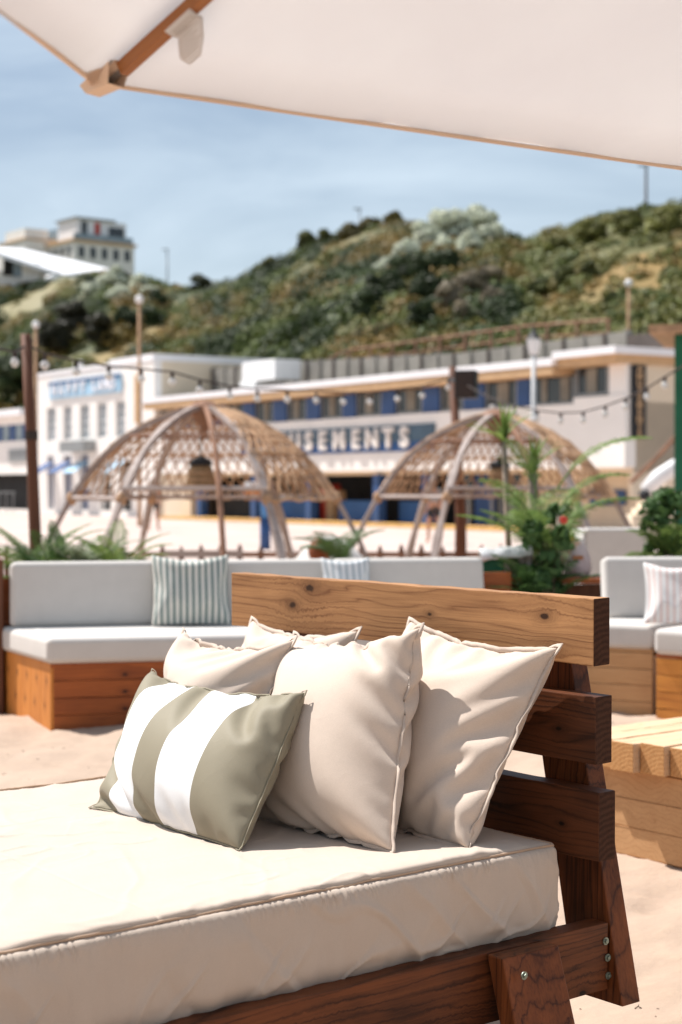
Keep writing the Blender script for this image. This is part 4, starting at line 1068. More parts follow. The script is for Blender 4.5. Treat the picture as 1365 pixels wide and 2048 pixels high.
# left planter
p = at(150, 1110, 14)
pl = thing('planter_box', 'long brown planter box behind the left sofa', 'planter', (p.x, 14, 0))
for i in range(4): bx('plank', -.62, .75, -.2, -.16, i*.17, i*.17+.165, M_BOX_WOOD, pl, bevel=.004)
bx('soil_box', -.6, .73, -.159, .2, 0, .7, M_BROWN_WOOD, pl)
for i, (px, lab, mat, L, sd_) in enumerate(((72, 'dark green palm at the foot of the wooden pole', M_LEAF, .72, 1), (112, 'spiky deep green plant right of the wooden pole', M_LEAFD, .6, 2), (150, 'pale feathery grass plant in the planter', M_LEAFP, .68, 3), (190, 'silver leaved plant near the right end of the planter', M_LEAFP, .5, 5), (232, 'low palm arching over the planter end', M_LEAF, .7, 6))):
    p = at(px, 1000, 14); palm((p.x, 14, .62), lab, rfr(24, .03, L, (.6, 1.5), (.1, 1.2), .15, .09, seed=sd_), mat, name='planter_plant', cat='plant')
p = at(686, 1000, 16.5); palm((p.x, 16.5, 0), 'dark shaded palm between the two domes', rfr(14, .75, .55, (.8, 1.6), (.1, 1.2), .22, .06, seed=12), M_LEAFD, stems=[(0, 0, .8, .05), (.06, 0, .7, .04)], pot=.25)
leafy(1345, 1000, 1110, 12.9, 110, 'bushy dark green shrub at the right edge behind the sofa', M_LEAFD, 800, .05)
p = at(1345, 1000, 12.7); palm((p.x, 12.7, 0), 'green palm above the right sofa', rfr(14, 1.0, .5, (.8, 1.4), (.1, 1.1), .2, .08, seed=21), M_LEAF, stems=[(0, 0, 1., .03)], pot=.25)

# ------------------------------------------------------------------ clutter behind the bed
p = at(1010, 1160, 12.6)
cb = thing('wooden_bench', 'low reddish brown bench table behind the bed board', 'bench', (p.x, 12.6, 0))
for i in range(3): bx('plank', -.25, 1.05, -.3+i*.16, -.15+i*.16, .80, .84, M_BROWN_WOOD if i else M_BOX_WOOD, cb, bevel=.004)
for x in (-.2, .95): bx('leg', x-.04, x+.04, -.25, .15, 0, .8, M_BROWN_WOOD, cb)
bx('panel', -.16, .91, -.2, -.16, .05, .79, M_BROWN_WOOD, cb)
z = .842
g = thing('green_crate', 'dark green crate on the bench left of the slatted box', 'crate', (at(980, 0, 12.5).x, 12.5, z))
MB().box(-.09, .1, -.1, .1, 0, .012).box(-.09, .1, -.1, -.09, .012, .13).box(-.09, .1, .09, .1, .012, .13).box(-.09, -.08, -.09, .09, .012, .13).box(.09, .1, -.09, .09, .012, .13).build('tub', M_GREEN, g)
g = thing('slatted_box', 'white slatted box on the bench beside the green crate', 'crate', (at(1035, 0, 12.5).x, 12.5, z))
for i in range(4): bx('slat', -.1+i*.055, -.06+i*.055, -.1, -.085, 0, .2, M_WHITEWOOD, g)
bx('back', -.1, .105, .08, .09, 0, .2, M_WHITEWOOD, g); bx('base', -.1, .105, -.084, .079, 0, .012, M_WHITEWOOD, g)
a_ = at(1008, 1108, 12.5); cl = MB(); xs_ = np.linspace(-.18, .2, 14)
cv = []; cf = []
for i, x in enumerate(xs_):
    zc_ = .003+.03*(x+.18)/.38*1.2
    for j, (yy, dz) in enumerate(((-.14, -.05), (-.12, .0), (0, .015), (.12, .0), (.13, -.04))):
        cv.append((x, yy+.006*math.sin(x*60), zc_+dz+.006*math.sin(x*45+j)))
for i in range(13):
    for j in range(4): cf.append((i*5+j, i*5+j+1, i*5+j+6, i*5+j+5))
o = pyd('white_cloth', cv, cf, M_WHITEP, None, True); o.location = (a_.x, 12.5, a_.z)
sm_ = o.modifiers.new('thick', 'SOLIDIFY'); sm_.thickness = .02
tag(o, 'crumpled white cloth draped over the crates on the bench', 'cloth')
g = thing('pink_bag', 'pale pink cloth bag slumped against the dome leg', 'bag', (at(1158, 0, 12.7).x, 12.7, .842))
MB().lathe([(.09, -.0), (.11, .05), (.10, .14), (.07, .22), (.04, .27)], 12).build('sack', plain('pink_white_cloth', (.72, .58, .56), .9, .12, 9), g, True)
bx('strap', -.05, .03, -.11, -.09, .13, .155, M_ORANGE, g)
# white lounge seat behind at right
p = grd(1235, 1300); lw = thing('lounge_seat', 'cream upholstered lounge seat behind the right sofa', 'armchair', (at(1240, 0, 16.5).x, 16.5, 0), R(4))
zt_ = at(0, 1056, 16.5).z
bx('base', -.34, .32, 0, .7, 0, .45, M_PALE_WOOD, lw); bx('backrest', -.33, .31, -.0, .14, .455, zt_, M_CUSH, lw, bevel=.03, seg=3)
bx('armrest', -.36, -.34+.0, .0, .7, .46, zt_-.01, M_WHITEP, lw, bevel=.006)

# ------------------------------------------------------------------ pillows (cloth relaxation)
def sim_pillow(c4, W_, H_, vf, N, planes, iters=420, seed=0, grav=.000012, pin=.02, dents=(), comp=.55, bend=.3, conc=(.045, .012, .006, .012), bpin=.35):
    """c4: TL TR BR BL world points. Returns two sheets (2, M, N, 3)."""
    r_ = np.random.default_rng(seed); M_ = max(8, int(N*H_/W_)); ct, crr, cb_, cl_ = conc
    c4 = [np.array(c, float) for c in c4]
    U, Vv = np.meshgrid(np.linspace(0, 1, N), np.linspace(0, 1, M_))
    su, sv_ = np.sin(np.pi*U), np.sin(np.pi*Vv); wv_ = .004*np.sin(U*23+seed)*su; wv2 = .004*np.sin(Vv*27+seed*2)*sv_
    Vq = Vv+((ct/H_)*su**.8+wv_)*(1-Vv)-((cb_/H_)*su)*Vv; Uq = U+((cl_/W_)*sv_)*(1-U)-((crr/W_)*sv_+wv2)*U
    U0, V0_ = U, Vv; U, Vv = Uq, Vq
    base = ((1-U)*(1-Vv))[..., None]*c4[0]+(U*(1-Vv))[..., None]*c4[1]+(U*Vv)[..., None]*c4[2]+((1-U)*Vv)[..., None]*c4[3]
    U, Vv = U0, V0_
    nrm = np.cross(c4[1]-c4[0], c4[3]-c4[0]); nrm /= np.linalg.norm(nrm)
    lens = (.09*(su*sv_)**.6)[..., None]
    P = np.stack([base-nrm*(.002+lens), base+nrm*(.002+lens)]);
    bmask = np.zeros((M_, N, 1)); bmask[0] = bmask[-1] = 1; bmask[:, 0] = bmask[:, -1] = 1; Bt = base.copy();
    P = np.where(bmask > 0, base, P)
    P += r_.normal(size=P.shape)*.0012
    dx, dy = W_/(N-1), H_/(M_-1); dd = math.hypot(dx, dy)
    sgn = np.array([-1., 1.])[:, None, None, None]
    Q = P.copy(); V0 = vf*W_*H_*min(W_, H_); cellA = dx*dy
    T = [c.copy() for c in c4]
    def proj(a, b, rest, ks, kc):
        d = b-a; L = np.sqrt((d*d).sum(-1, keepdims=True))+1e-9
        e = L-rest; e *= np.where(e > 0, ks, kc)*.5
        d *= e/L; a += d; b -= d
    for it in range(iters):
        g = np.zeros_like(P)
        du = np.zeros_like(P); dv = np.zeros_like(P)
        du[:, :, 1:-1] = P[:, :, 2:]-P[:, :, :-2]; du[:, :, 0] = P[:, :, 1]-P[:, :, 0]; du[:, :, -1] = P[:, :, -1]-P[:, :, -2]
        dv[:, 1:-1] = P[:, 2:]-P[:, :-2]; dv[:, 0] = P[:, 1]-P[:, 0]; dv[:, -1] = P[:, -1]-P[:, -2]
        nn_ = np.cross(du, dv)*.25                       # area weighted normal
        out_ = nn_*sgn
        cen = P.mean((0, 1, 2)); Vol = ((P-cen)*out_).sum()/3.
        pr = max(0., (V0-Vol)/V0)
        acc_ = out_/cellA*pr*.012
        acc_[..., 2] -= grav
        vel = (P-Q)*.90; Q = P.copy(); P = P+vel+acc_
        for k_ in range(2):
            for s_ in (0, 1):
                proj(P[:, :, s_:-1:2], P[:, :, s_+1::2], dx, 1., comp); proj(P[:, s_:-1:2], P[:, s_+1::2], dy, 1., comp)
            for s_ in (0, 1):
                a, b = P[:, s_:-1:2, :-1], P[:, s_+1::2, 1:]; proj(a[:, :, 0::2], b[:, :, 0::2], dd, .6, .4); proj(a[:, :, 1::2], b[:, :, 1::2], dd, .6, .4)
                a, b = P[:, s_:-1:2, 1:], P[:, s_+1::2, :-1]; proj(a[:, :, 0::2], b[:, :, 0::2], dd, .6, .4); proj(a[:, :, 1::2], b[:, :, 1::2], dd, .6, .4)
            proj_b = [(2*dx, 2), (2*dy, 1)]
            for rest, ax_ in proj_b:
                n_ = P.shape[ax_]
                for s_ in (0, 1, 2, 3):
                    i0 = np.arange(s_, n_-2, 4)
                    if len(i0) == 0: continue
                    if ax_ == 2:
                        a = P[:, :, i0]; b = P[:, :, i0+2]; proj(a, b, rest, .0, bend); P[:, :, i0] = a; P[:, :, i0+2] = b
                    else:
                        a = P[:, i0]; b = P[:, i0+2]; proj(a, b, rest, .0, bend); P[:, i0] = a; P[:, i0+2] = b
            for sk in (5, 9):
                for s_ in range(0, sk*2, 3):
                    for ax_, rest in ((2, dx*sk), (1, dy*sk)):
                        n_ = P.shape[ax_]; i0 = np.arange(s_, n_-sk, sk*2)
                        if len(i0) == 0: continue
                        for e_ in (0, -1):
                            if ax_ == 2:
                                a = P[:, e_, i0]; b = P[:, e_, i0+sk]; proj(a, b, rest, 0., .35); P[:, e_, i0] = a; P[:, e_, i0+sk] = b
                            else:
                                a = P[:, i0, e_]; b = P[:, i0+sk, e_]; proj(a, b, rest, 0., .35); P[:, i0, e_] = a; P[:, i0+sk, e_] = b
            for sl_ in ((slice(None), 0), (slice(None), -1)):
                m_ = P[(slice(None),)+sl_].mean(0); P[(slice(None),)+sl_] = m_
            for sl_ in (0, -1):
                m_ = P[:, sl_].mean(0); P[:, sl_] = m_
        P += (Bt[None]-P)*bmask[None]*bpin*(1. if it < iters*.75 else .25)
        for (du_, dv_, rad, vec, sh) in dents:
            wgt = np.exp(-((U-du_)**2+((Vv-dv_)*H_/W_)**2)/rad**2)[..., None]*np.array(vec)
            if sh is None: P += wgt[None]
            else: P[sh] += wgt
        for (pt, n_) in planes:
            dist = ((P-pt)*n_).sum(-1, keepdims=True); hit = dist < 0
            P = np.where(hit, P-dist*n_, P); Q = np.where(hit, Q+(P-Q)*.6, Q)
    return P
def pillow_obj(name, P, mat, parent, off, sub=1):
    _, m, n, _ = P.shape
    idx = np.zeros((2, m, n), int); vs = []; uvs = []
    for i in range(m):
        for j in range(n):
            vs.append(P[0, i, j]); idx[0, i, j] = len(vs)-1
            if i in (0, m-1) or j in (0, n-1): idx[1, i, j] = idx[0, i, j]
    for i in range(1, m-1):
        for j in range(1, n-1): vs.append(P[1, i, j]); idx[1, i, j] = len(vs)-1
    fs = []; uv = []
    for s_ in (0, 1):
        for i in range(m-1):
            for j in range(n-1):
                q = [(i, j), (i, j+1), (i+1, j+1), (i+1, j)]
                if s_ == 0: q = q[::-1]
                fs.append([int(idx[s_, a, b]) for a, b in q]); uv += [c for a, b in q for c in (b/(n-1), 1-a/(m-1))]
    me = bpy.data.meshes.new(name); me.from_pydata([tuple(np.array(v)-np.array(off)) for v in vs], [], fs)
    ul = me.uv_layers.new(name='UVMap'); ul.data.foreach_set('uv', uv)
    me.polygons.foreach_set('use_smooth', [True]*len(fs)); setmats(me, mat); me.update()
    o = link(name, me, parent)
    if sub: md = o.modifiers.new('sub', 'SUBSURF'); md.levels = sub; md.render_levels = sub
    return o
def flange_obj(P, parent, off, mat, wd=.012, th=.0022, name='flange'):
    _, m, n, _ = P.shape
    ring = [(0, j) for j in range(n)]+[(i, n-1) for i in range(1, m)]+[(m-1, j) for j in range(n-2, -1, -1)]+[(i, 0) for i in range(m-2, 0, -1)]
    def inn(i, j):
        a = min(max(i, 1), m-2); b = min(max(j, 1), n-2); return (P[0, a, b]+P[1, a, b])/2, P[1, a, b]-P[0, a, b]
    vs = []; fs = []; k_ = len(ring); outs = []
    for (i, j) in ring:
        c, nd = inn(i, j); o = P[0, i, j]-c; outs.append(o/(np.linalg.norm(o)+1e-9))
    outs = np.array(outs)
    cen_ = P.mean((0, 1, 2))
    for q, (i, j) in enumerate(ring):
        e_ = min(abs(i-a_)+abs(j-b_) for a_ in (0, m-1) for b_ in (0, n-1))
        if e_ < 4:
            cd = P[0, i, j]-cen_; cd /= np.linalg.norm(cd); w_ = (1-e_/4)*.9; outs[q] = outs[q]*(1-w_)+cd*w_
    for _ in range(4): outs = (outs+np.roll(outs, 1, 0)+np.roll(outs, -1, 0)); outs /= np.linalg.norm(outs, axis=1)[:, None]
    pos = np.array([P[0, i, j] for i, j in ring])
    for q in range(k_):
        tg = pos[(q+1) % k_]-pos[q-1]; tg /= np.linalg.norm(tg)+1e-9
        nr = np.cross(tg, outs[q]); nr /= np.linalg.norm(nr)+1e-9
        cn = 1.15 if ring[q] in ((0, 0), (0, n-1), (m-1, n-1), (m-1, 0)) else 1.
        a = pos[q]-outs[q]*.004; b = pos[q]+outs[q]*wd*cn
        for v_ in (a-nr*th*.5, b-nr*th, b+nr*th, a+nr*th*.5): vs.append(tuple(v_-np.array(off)))
    for q in range(k_):
        q2 = (q+1) % k_
        for e in range(4): fs.append((q*4+e, q*4+(e+1) % 4, q2*4+(e+1) % 4, q2*4+e))
    me = bpy.data.meshes.new(name); me.from_pydata(vs, [], fs); bm = bmesh.new(); bm.from_mesh(me); bmesh.ops.recalc_face_normals(bm, faces=bm.faces); bm.to_mesh(me); bm.free()
    me.polygons.foreach_set('use_smooth', [True]*len(me.polygons)); setmats(me, mat)
    return link(name, me, parent)

# ------------------------------------------------------------------ daybed
E1 = Vector((-.777, -.63, 0)).normalized(); E2 = Vector((-E1.y*-1, 0, 0)); E2 = Vector((E1.y, -E1.x, 0))
O = Vector((.744, 4.85, 0))
def bed(a, b, z): return O+E1*a+E2*b+Vector((0, 0, z))
bedrot = math.atan2(E2.y, E2.x)
db = thing('daybed', 'large wooden daybed with thick backrest boards in front', 'daybed', O, bedrot)
def board(name, x0, x1, y, z0, z1, th, mat, end, parent=db, ry=0., lab=None, wob=.0015):
    """plank along local x; object origin in its own corner so the grain follows it"""
    bm = bmesh.new(); L = x1-x0; n = 24
    g = MB(); 
    for i in range(n+1):
        x = L*i/n
        for (yy, zz) in ((0, 0), (th, 0), (th, z1-z0), (0, z1-z0)):
            g.v.append((x, yy+random.uniform(-1, 1)*wob*.5, zz+random.uniform(-1, 1)*wob))
    for i in range(n):
        for q in range(4): g.f.append((i*4+q, i*4+4+q, i*4+4+(q+1) % 4, i*4+(q+1) % 4))
    g.f += [(0, 1, 2, 3), (n*4+3, n*4+2, n*4+1, n*4)]
    me = bpy.data.meshes.new(name); me.from_pydata(g.v, [], g.f); bm.from_mesh(me)
    bmesh.ops.recalc_face_normals(bm, faces=bm.faces)
    ends = [f for f in bm.faces if abs(f.normal.x) > .9]
    for f in ends: f.material_index = 1
    bmesh.ops.bevel(bm, geom=[e for e in bm.edges if e.calc_face_angle(0) > .8], offset=.0035, segments=2, profile=.6, affect='EDGES')
    for f in bm.faces:
        if abs(f.normal.x) > .9: f.material_index = 1
    bm.to_mesh(me); bm.free(); setmats(me, [mat, end])
    o = link(name, me, parent, lab); o.location = (x0, y, z0); return o
zt1 = HC-.331; zt2 = HC-.618; zt3 = HC-.894
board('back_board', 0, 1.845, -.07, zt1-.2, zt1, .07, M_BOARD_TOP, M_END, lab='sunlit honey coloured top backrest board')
board('back_board', -.0225, 1.83, -.055, zt2-.2, zt2, .07, M_BOARD_MID, M_END, lab='stained middle backrest board with shade painted into its colour')
board('back_board', -.05, 1.86, -.04, zt3-.203, zt3, .07, M_BOARD_MID, M_END, lab='stained lower backrest board with shade painted into its colour')
# back posts, splayed
def slab(name, b0t, b1t, b0b, b1b, a0t, a1t, a0b, a1b, zt_, zb_, mat, parent=db, lab=None, bev=.004):
    m = MB(); vs = [(b0b, a0b, zb_), (b1b, a0b, zb_), (b1b, a1b, zb_), (b0b, a1b, zb_), (b0t, a0t, zt_), (b1t, a0t, zt_), (b1t, a1t, zt_), (b0t, a1t, zt_)]
    cx = (b0b+b1b)/2; cy = (a0b+a1b)/2; cz = (zt_+zb_)/2
    m.add([(v[0]-cx, v[1]-cy, v[2]-cz) for v in vs], [(3, 2, 1, 0), (4, 5, 6, 7), (0, 1, 5, 4), (1, 2, 6, 5), (2, 3, 7, 6), (3, 0, 4, 7)])
    o = m.build(name, mat, parent, bevel=bev, seg=2, label=lab); o.location = (cx, cy, cz); return o
slab('back_post', .20, .38, -.075, .115, -.145, -.075, -.125, -.045, zt1-.02, .0, M_LEG)
slab('back_post', 1.46, 1.64, 1.73, 1.92, -.145, -.075, -.125, -.045, zt1-.02, .0, M_LEG)
RT, RB = .24, .042
def rail(b0, th, lab):
    o = board('side_rail', 0, 2.2, 0, RB, RT, th, M_RAIL, M_END, lab=lab); o.rotation_euler = (0, 0, R(90)); o.location = (b0+th, -.04, RB); return o
rail(-.023, .07, None); rail(1.86, .07, None)
board('end_rail', .05, 1.86, 2.09, RB, RT, .07, M_RAIL, M_END)
for i in range(9): board('slat', .05, 1.858, .1+i*.22, RT-.045, RT-.02, .1, M_PALE_WOOD, M_SLEEPER_END)
# front legs
slab('leg', -.088, -.025, -.265, -.2, .24, .46, .235, .47, .236, -.34, M_LEG)
slab('leg', -.088, -.025, -.265, -.2, 1.84, 2.04, 1.84, 2.05, .236, -.34, M_LEG)
slab('leg', 1.932, 1.995, 2.1, 2.17, .24, .46, .235, .47, .236, -.34, M_LEG)
slab('leg', 1.932, 1.995, 2.1, 2.17, 1.84, 2.04, 1.84, 2.05, .236, -.34, M_LEG)
# bolts
def bolt(px, py, bpl, dirx=True):
    d = ray(px, py)
    # intersect with plane b = bpl
    den = d.x*E2.x+d.y*E2.y; num = bpl-((-O.x)*E2.x+(-O.y)*E2.y)
    k_ = num/den; w_ = Vector((0, 0, HC))+d*k_; rel = w_-O; a = rel.dot(E1)
    o = MB().lathe([(.011, 0), (.011, .003), (.0115, .0035)], 16).build('bolt', M_BOLT, db)
    o.location = (bpl, a, w_.z); o.rotation_euler = (0, R(-90), 0)
    h_ = MB().lathe([(.0065, .003), (.0065, .009), (.003, .0095)], 6).build('nut', M_BOLT, o)
for (x, y) in ((1211, 1882), (1215, 1915), (1216, 1951)): bolt(x, y, -.0235)
for (x, y) in ((1048, 1951), ): bolt(x, y, -.125)

# mattress
A0, A1, B0, B1, Z0, Z1 = .10, 2.12, .05, 1.86, .235, HC-1.049
rr_ = .022
def matt_pt(a, b, z):
    a, b, z = np.broadcast_arrays(np.asarray(a, float), np.asarray(b, float), np.asarray(z, float))
    ca_ = np.clip(a, A0+rr_, A1-rr_); cb_ = np.clip(b, B0+rr_, B1-rr_); cz_ = np.clip(z, Z0+rr_*.5, Z1-rr_)
    n_ = np.stack([a-ca_, b-cb_, z-cz_], -1); L = np.sqrt((n_**2).sum(-1, keepdims=True))+1e-9; n_ = n_/L
    side = np.sqrt(np.clip(1-n_[..., 2]**2, 0, 1)); topw = np.clip(n_[..., 2], 0, 1)
    h = Z1-z                                             # depth below the top edge
    t_ = np.where(np.abs(n_[..., 1]) > np.abs(n_[..., 0]), a, b+7.)
    # side: bulge under the piping, gathers, long soft folds
    ph = t_*2*math.pi/.026+9*vnoise(t_*7, 0, 0, 3)+4.*vnoise(t_*31, 0, 0, 4)+2.*vnoise(t_*60, z*30, 0, 6)
    gath = (np.sin(ph)*.5+.5)
    amp = np.clip(.35+1.3*vnoise(t_*4., 0, 0, 12)+.5*vnoise(t_*22., 0, 0, 13), 0, 1.6)
    d = .024*(1-np.exp(-np.clip(h, 0, 1)/.03))
    d += (.0012+.0042*amp)*gath*np.exp(-((h-.020)/.019)**2)
    d += .0065*fbm(t_*10, z*2.2, 0, 30, 3)*np.clip(h/.06, 0, 1)
    d += .009*vnoise(t_*3.1+z*1.5, z*1.3, 0, 33)*np.clip(h/.06, 0, 1)
    rid = 1-np.abs(vnoise(t_*5.5-z*5., z*3.+t_*1.5, 0, 37)); d += .010*np.clip(rid-.78, 0, 1)/.22*np.clip(h/.08, 0, 1)
    rid = 1-np.abs(vnoise(t_*9+z*9., z*6., 0, 38)); d += .010*np.clip(rid-.82, 0, 1)/.18*np.clip((h-.1)/.08, 0, 1)
    d -= .02*np.clip((h-.19)/.06, 0, 1)**2
    ce_ = np.minimum(np.minimum(a-A0, A1-a)+np.where(np.abs(n_[..., 1]) > .5, 0, 9), 9.); ce2 = np.minimum(np.minimum(b-B0, B1-b)+np.where(np.abs(n_[..., 0]) > .5, 0, 9), 9.)
    d *= .45+.55*np.clip(np.minimum(np.abs(ce_), np.abs(ce2))/.12, 0, 1)
    d *= side
    # top: crowned, soft wrinkles, stronger next to the piping
    ed = np.minimum(np.minimum(a-A0, A1-a), np.minimum(b-B0, B1-b))
    tw = .010*(1-np.exp(-np.clip(ed, 0, 1)/.05))+.010*fbm(a*1.8, b*1.8, 0, 50, 3)
    r1_ = 1-np.abs(fbm(a*3.+b*1.2, b*2.2, 0, 55, 2)); tw += .0035*(np.clip(r1_-.74, 0, 1)/.26)**1.5
    r2_ = 1-np.abs(vnoise(a*16+2*vnoise(b*6, a*3, 0, 5), b*5, 0, 58)); tw += .0035*np.clip(r2_-.6, 0, 1)/.4*np.exp(-np.clip(ed, 0, 1)/.09)
    r3_ = 1-np.abs(vnoise(a*7-b*3, b*8+a*2, 0, 59)); tw += .005*(np.clip(r3_-.82, 0, 1)/.18)**1.5*np.clip(.2+vnoise(a*2, b*2, 0, 61), 0, 1)
    r4_ = 1-np.abs(vnoise(a*13+b*9, b*3-a*2, 0, 66)); tw += .003*(np.clip(r4_-.85, 0, 1)/.15)*np.clip(vnoise(a*2.6, b*2.6, 0, 67)+.1, 0, 1)
    tw -= .0045*np.exp(-((a-1.47-.012*np.sin(b*6))/.0045)**2)*1.
    d = d+tw*topw*np.clip(ed/.012, 0, 1)
    p_ = np.stack([ca_, cb_, cz_], -1)+n_*(rr_+d[..., None])
    # local frame of the bed: x = b, y = a
    return p_[..., 1], p_[..., 0], p_[..., 2]
parts = []
def gpart(a, b, z): parts.append(matt_pt(a, b, z))
ga = np.linspace(A0, A1, 330); gb = np.linspace(B0, B1, 290); gz = np.linspace(Z0, Z1, 44)
gaf = np.linspace(A0, A1, 900)
gpart(*[q for q in np.meshgrid(ga, gb, indexing='ij')], Z1)
q1, q2 = np.meshgrid(gaf, gz); gpart(q1, B0, q2)
q1, q2 = np.meshgrid(np.linspace(A0, A1, 200), gz); gpart(q1, B1, q2)
q1, q2 = np.meshgrid(gb, gz); gpart(A0, q1, q2); gpart(A1, q1, q2)
vs_, fs_ = [], []; base = 0
for (x, y, z) in parts:
    m, n = x.shape; vs_.append(np.stack([x, y, z], -1).reshape(-1, 3)); i = np.arange((m-1)*(n-1)); a = (i//(n-1))*n+i % (n-1)+base
    fs_.append(np.stack([a, a+1, a+n+1, a+n], -1)); base += m*n
vs_ = np.concatenate(vs_); fs_ = np.concatenate(fs_)
me = bpy.data.meshes.new('cover'); me.from_pydata(vs_.tolist(), [], fs_.tolist())
bm = bmesh.new(); bm.from_mesh(me); bmesh.ops.remove_doubles(bm, verts=bm.verts, dist=.00005); bmesh.ops.recalc_face_normals(bm, faces=bm.faces); bm.to_mesh(me); bm.free()
me.polygons.foreach_set('use_smooth', [True]*len(me.polygons)); setmats(me, M_MATT)
mt = thing('mattress', 'thick beige piped mattress lying on the daybed', 'mattress', bed(0, 0, 0), bedrot)
link('cover', me, mt)
per = [(a, B0) for a in np.linspace(A0, A1, 260)]+[(A1, b) for b in np.linspace(B0, B1, 160)]+[(a, B1) for a in np.linspace(A1, A0, 160)]+[(A0, b) for b in np.linspace(B1, B0, 160)]
pa_ = np.array(per); X_, Y_, Z_ = matt_pt(pa_[:, 0], pa_[:, 1], np.full(len(per), Z1))
pts = [Vector((X_[i], Y_[i], Z_[i]+.0035+.002*float(vnoise(i*.11, 0, 0, 8)))) for i in range(len(per))]
MB().tube(pts+[pts[0]], .0042, 6, cap=False).build('piping', M_PIPE, mt, True)

ZM = Z1+.012
E1n, E2n = np.array(E1), np.array(E2)
Pm = (np.array(bed(0, 0, ZM)), np.array([0, 0, 1.]))
Pb = (np.array(bed(.005, 0, 0)), E1n)
def bpil(name_lab, c4, W_, H_, vf, N, seed, mat, fl=M_FLANGE, iters=360, dents=(), pin=.05, planes=None, flw=.012, conc=(.045, .012, .006, .012)):
    c4w = [bed(*c) for c in c4]
    q4 = [np.array(c) for c in c4w]; bn = np.cross(q4[1]-q4[0], q4[3]-q4[0]); bn /= np.linalg.norm(bn)
    if bn @ E1n < 0: bn = -bn
    P = sim_pillow(c4w, W_, H_, vf, N, [Pm, Pb, (q4[0]-bn*.115, bn)], iters, seed, dents=dents, pin=pin, conc=conc)
    off = (np.array(c4w[2])+np.array(c4w[3]))/2
    t = thing('cushion', name_lab, 'cushion', tuple(off), group='scatter cushions on the daybed')
    pillow_obj('cover', P, mat, t, off)
    if fl: flange_obj(P, t, off, fl, flw)
    else: flange_obj(P, t, off, M_OLIVE, .002, .0016, 'seam')
    return t
bpil('beige cushion at the back left against the top board', [(.08, 1.60, 1.035), (.08, 1.0, 1.035), (.34, .97, ZM), (.34, 1.57, ZM)], .65, .65, .13, 34, 3, M_LINEN, iters=300)
bpil('rightmost beige cushion leaning on the backrest boards', [(.05, .75, 1.09), (.05, .105, 1.047), (.385, .135, ZM), (.375, .77, ZM)], .715, .70, .17, 46, 5, M_LINEN)
bpil('beige cushion half hidden behind the striped one', [(.45, 1.49, 1.01), (.43, .90, 1.03), (.68, .93, ZM), (.70, 1.52, ZM)], .67, .67, .16, 42, 9, M_LINEN)
bpil('large middle beige cushion in front of the rightmost one', [(.30, 1.05, 1.03), (.33, .42, 1.09), (.58, .235, ZM), (.60, .90, ZM)], .73, .735, .175, 46, 12, M_LINEN)
bpil('olive and white striped oblong cushion at the front', [(.66, 1.365, .905), (.60, .63, .905), (.905, .525, ZM), (.90, 1.325, ZM)], .86, .555, .20, 54, 15, M_STRIPE, fl=None, dents=(), conc=(.03, -.01, .0, -.01))

# ------------------------------------------------------------------ sofas
def local(ax, p, off):   # ax unit x axis
    return Vector((p[0]-off[0], p[1]-off[1], 0))
def soft_prism(name, poly, z0, z1, mat, parent, r=.035, seg=3, puff=.0):
    m = MB().prism(poly, z0, z1); me = bpy.data.meshes.new(name); me.from_pydata(m.v, [], m.f)
    bm = bmesh.new(); bm.from_mesh(me); bmesh.ops.recalc_face_normals(bm, faces=bm.faces)
    bmesh.ops.bevel(bm, geom=list(bm.edges), offset=r, segments=seg, profile=.5, affect='EDGES'); bm.to_mesh(me); bm.free()
    me.polygons.foreach_set('use_smooth', [True]*len(me.polygons)); setmats(me, mat)
    o = link(name, me, parent); md = o.modifiers.new('wn', 'WEIGHTED_NORMAL'); md.keep_sharp = False
    return o
sA = Vector((-1.836, 10.41, 0)); sang = R(13); sx = Vector((math.cos(sang), math.sin(sang), 0)); sy = Vector((-math.sin(sang), math.cos(sang), 0))
sf = thing('sofa_base', 'orange plank sofa base on the sand at left, sun and shade painted into its boards', 'sofa', sA, sang)
bl = Vector((-2.318, 11.3, 0))-sA; blx, bly = bl.dot(sx), bl.dot(sy)
ZS = .407; nP = 4
LS = 3.2
for i in range(nP):
    z0 = -.03+(ZS+.03)*i/nP; z1 = -.03+(ZS+.03)*(i+1)/nP-.004
    o = board('plank', .02, LS, 0, z0, z1, .022, M_BOX_WOOD, M_SLEEPER_END, sf)
# angled left end clad with upright boards
el = Vector((blx, bly, 0)); nl_ = 5; en = el.normalized(); ea = math.atan2(el.y, el.x)
for i in range(nl_):
    a = el.length*i/nl_; b = el.length*(i+1)/nl_-.004
    o = MB().box(-(b-a)/2, (b-a)/2, 0, .022, -.22, .215).build('end_board', M_BOX_WOODV, sf, bevel=.002)
    c = en*((a+b)/2); o.location = (c.x, c.y, .19); o.rotation_euler = (0, 0, ea+math.pi)
MB().prism([(.03, .03), (LS, .03), (LS, .95), (blx+.04, bly-.02)], -.02, ZS-.03).build('carcass', M_BROWN_WOOD, sf)
bx('top_board', .0, LS, .0, .95, ZS-.028, ZS-.002, M_BOX_WOOD, sf)
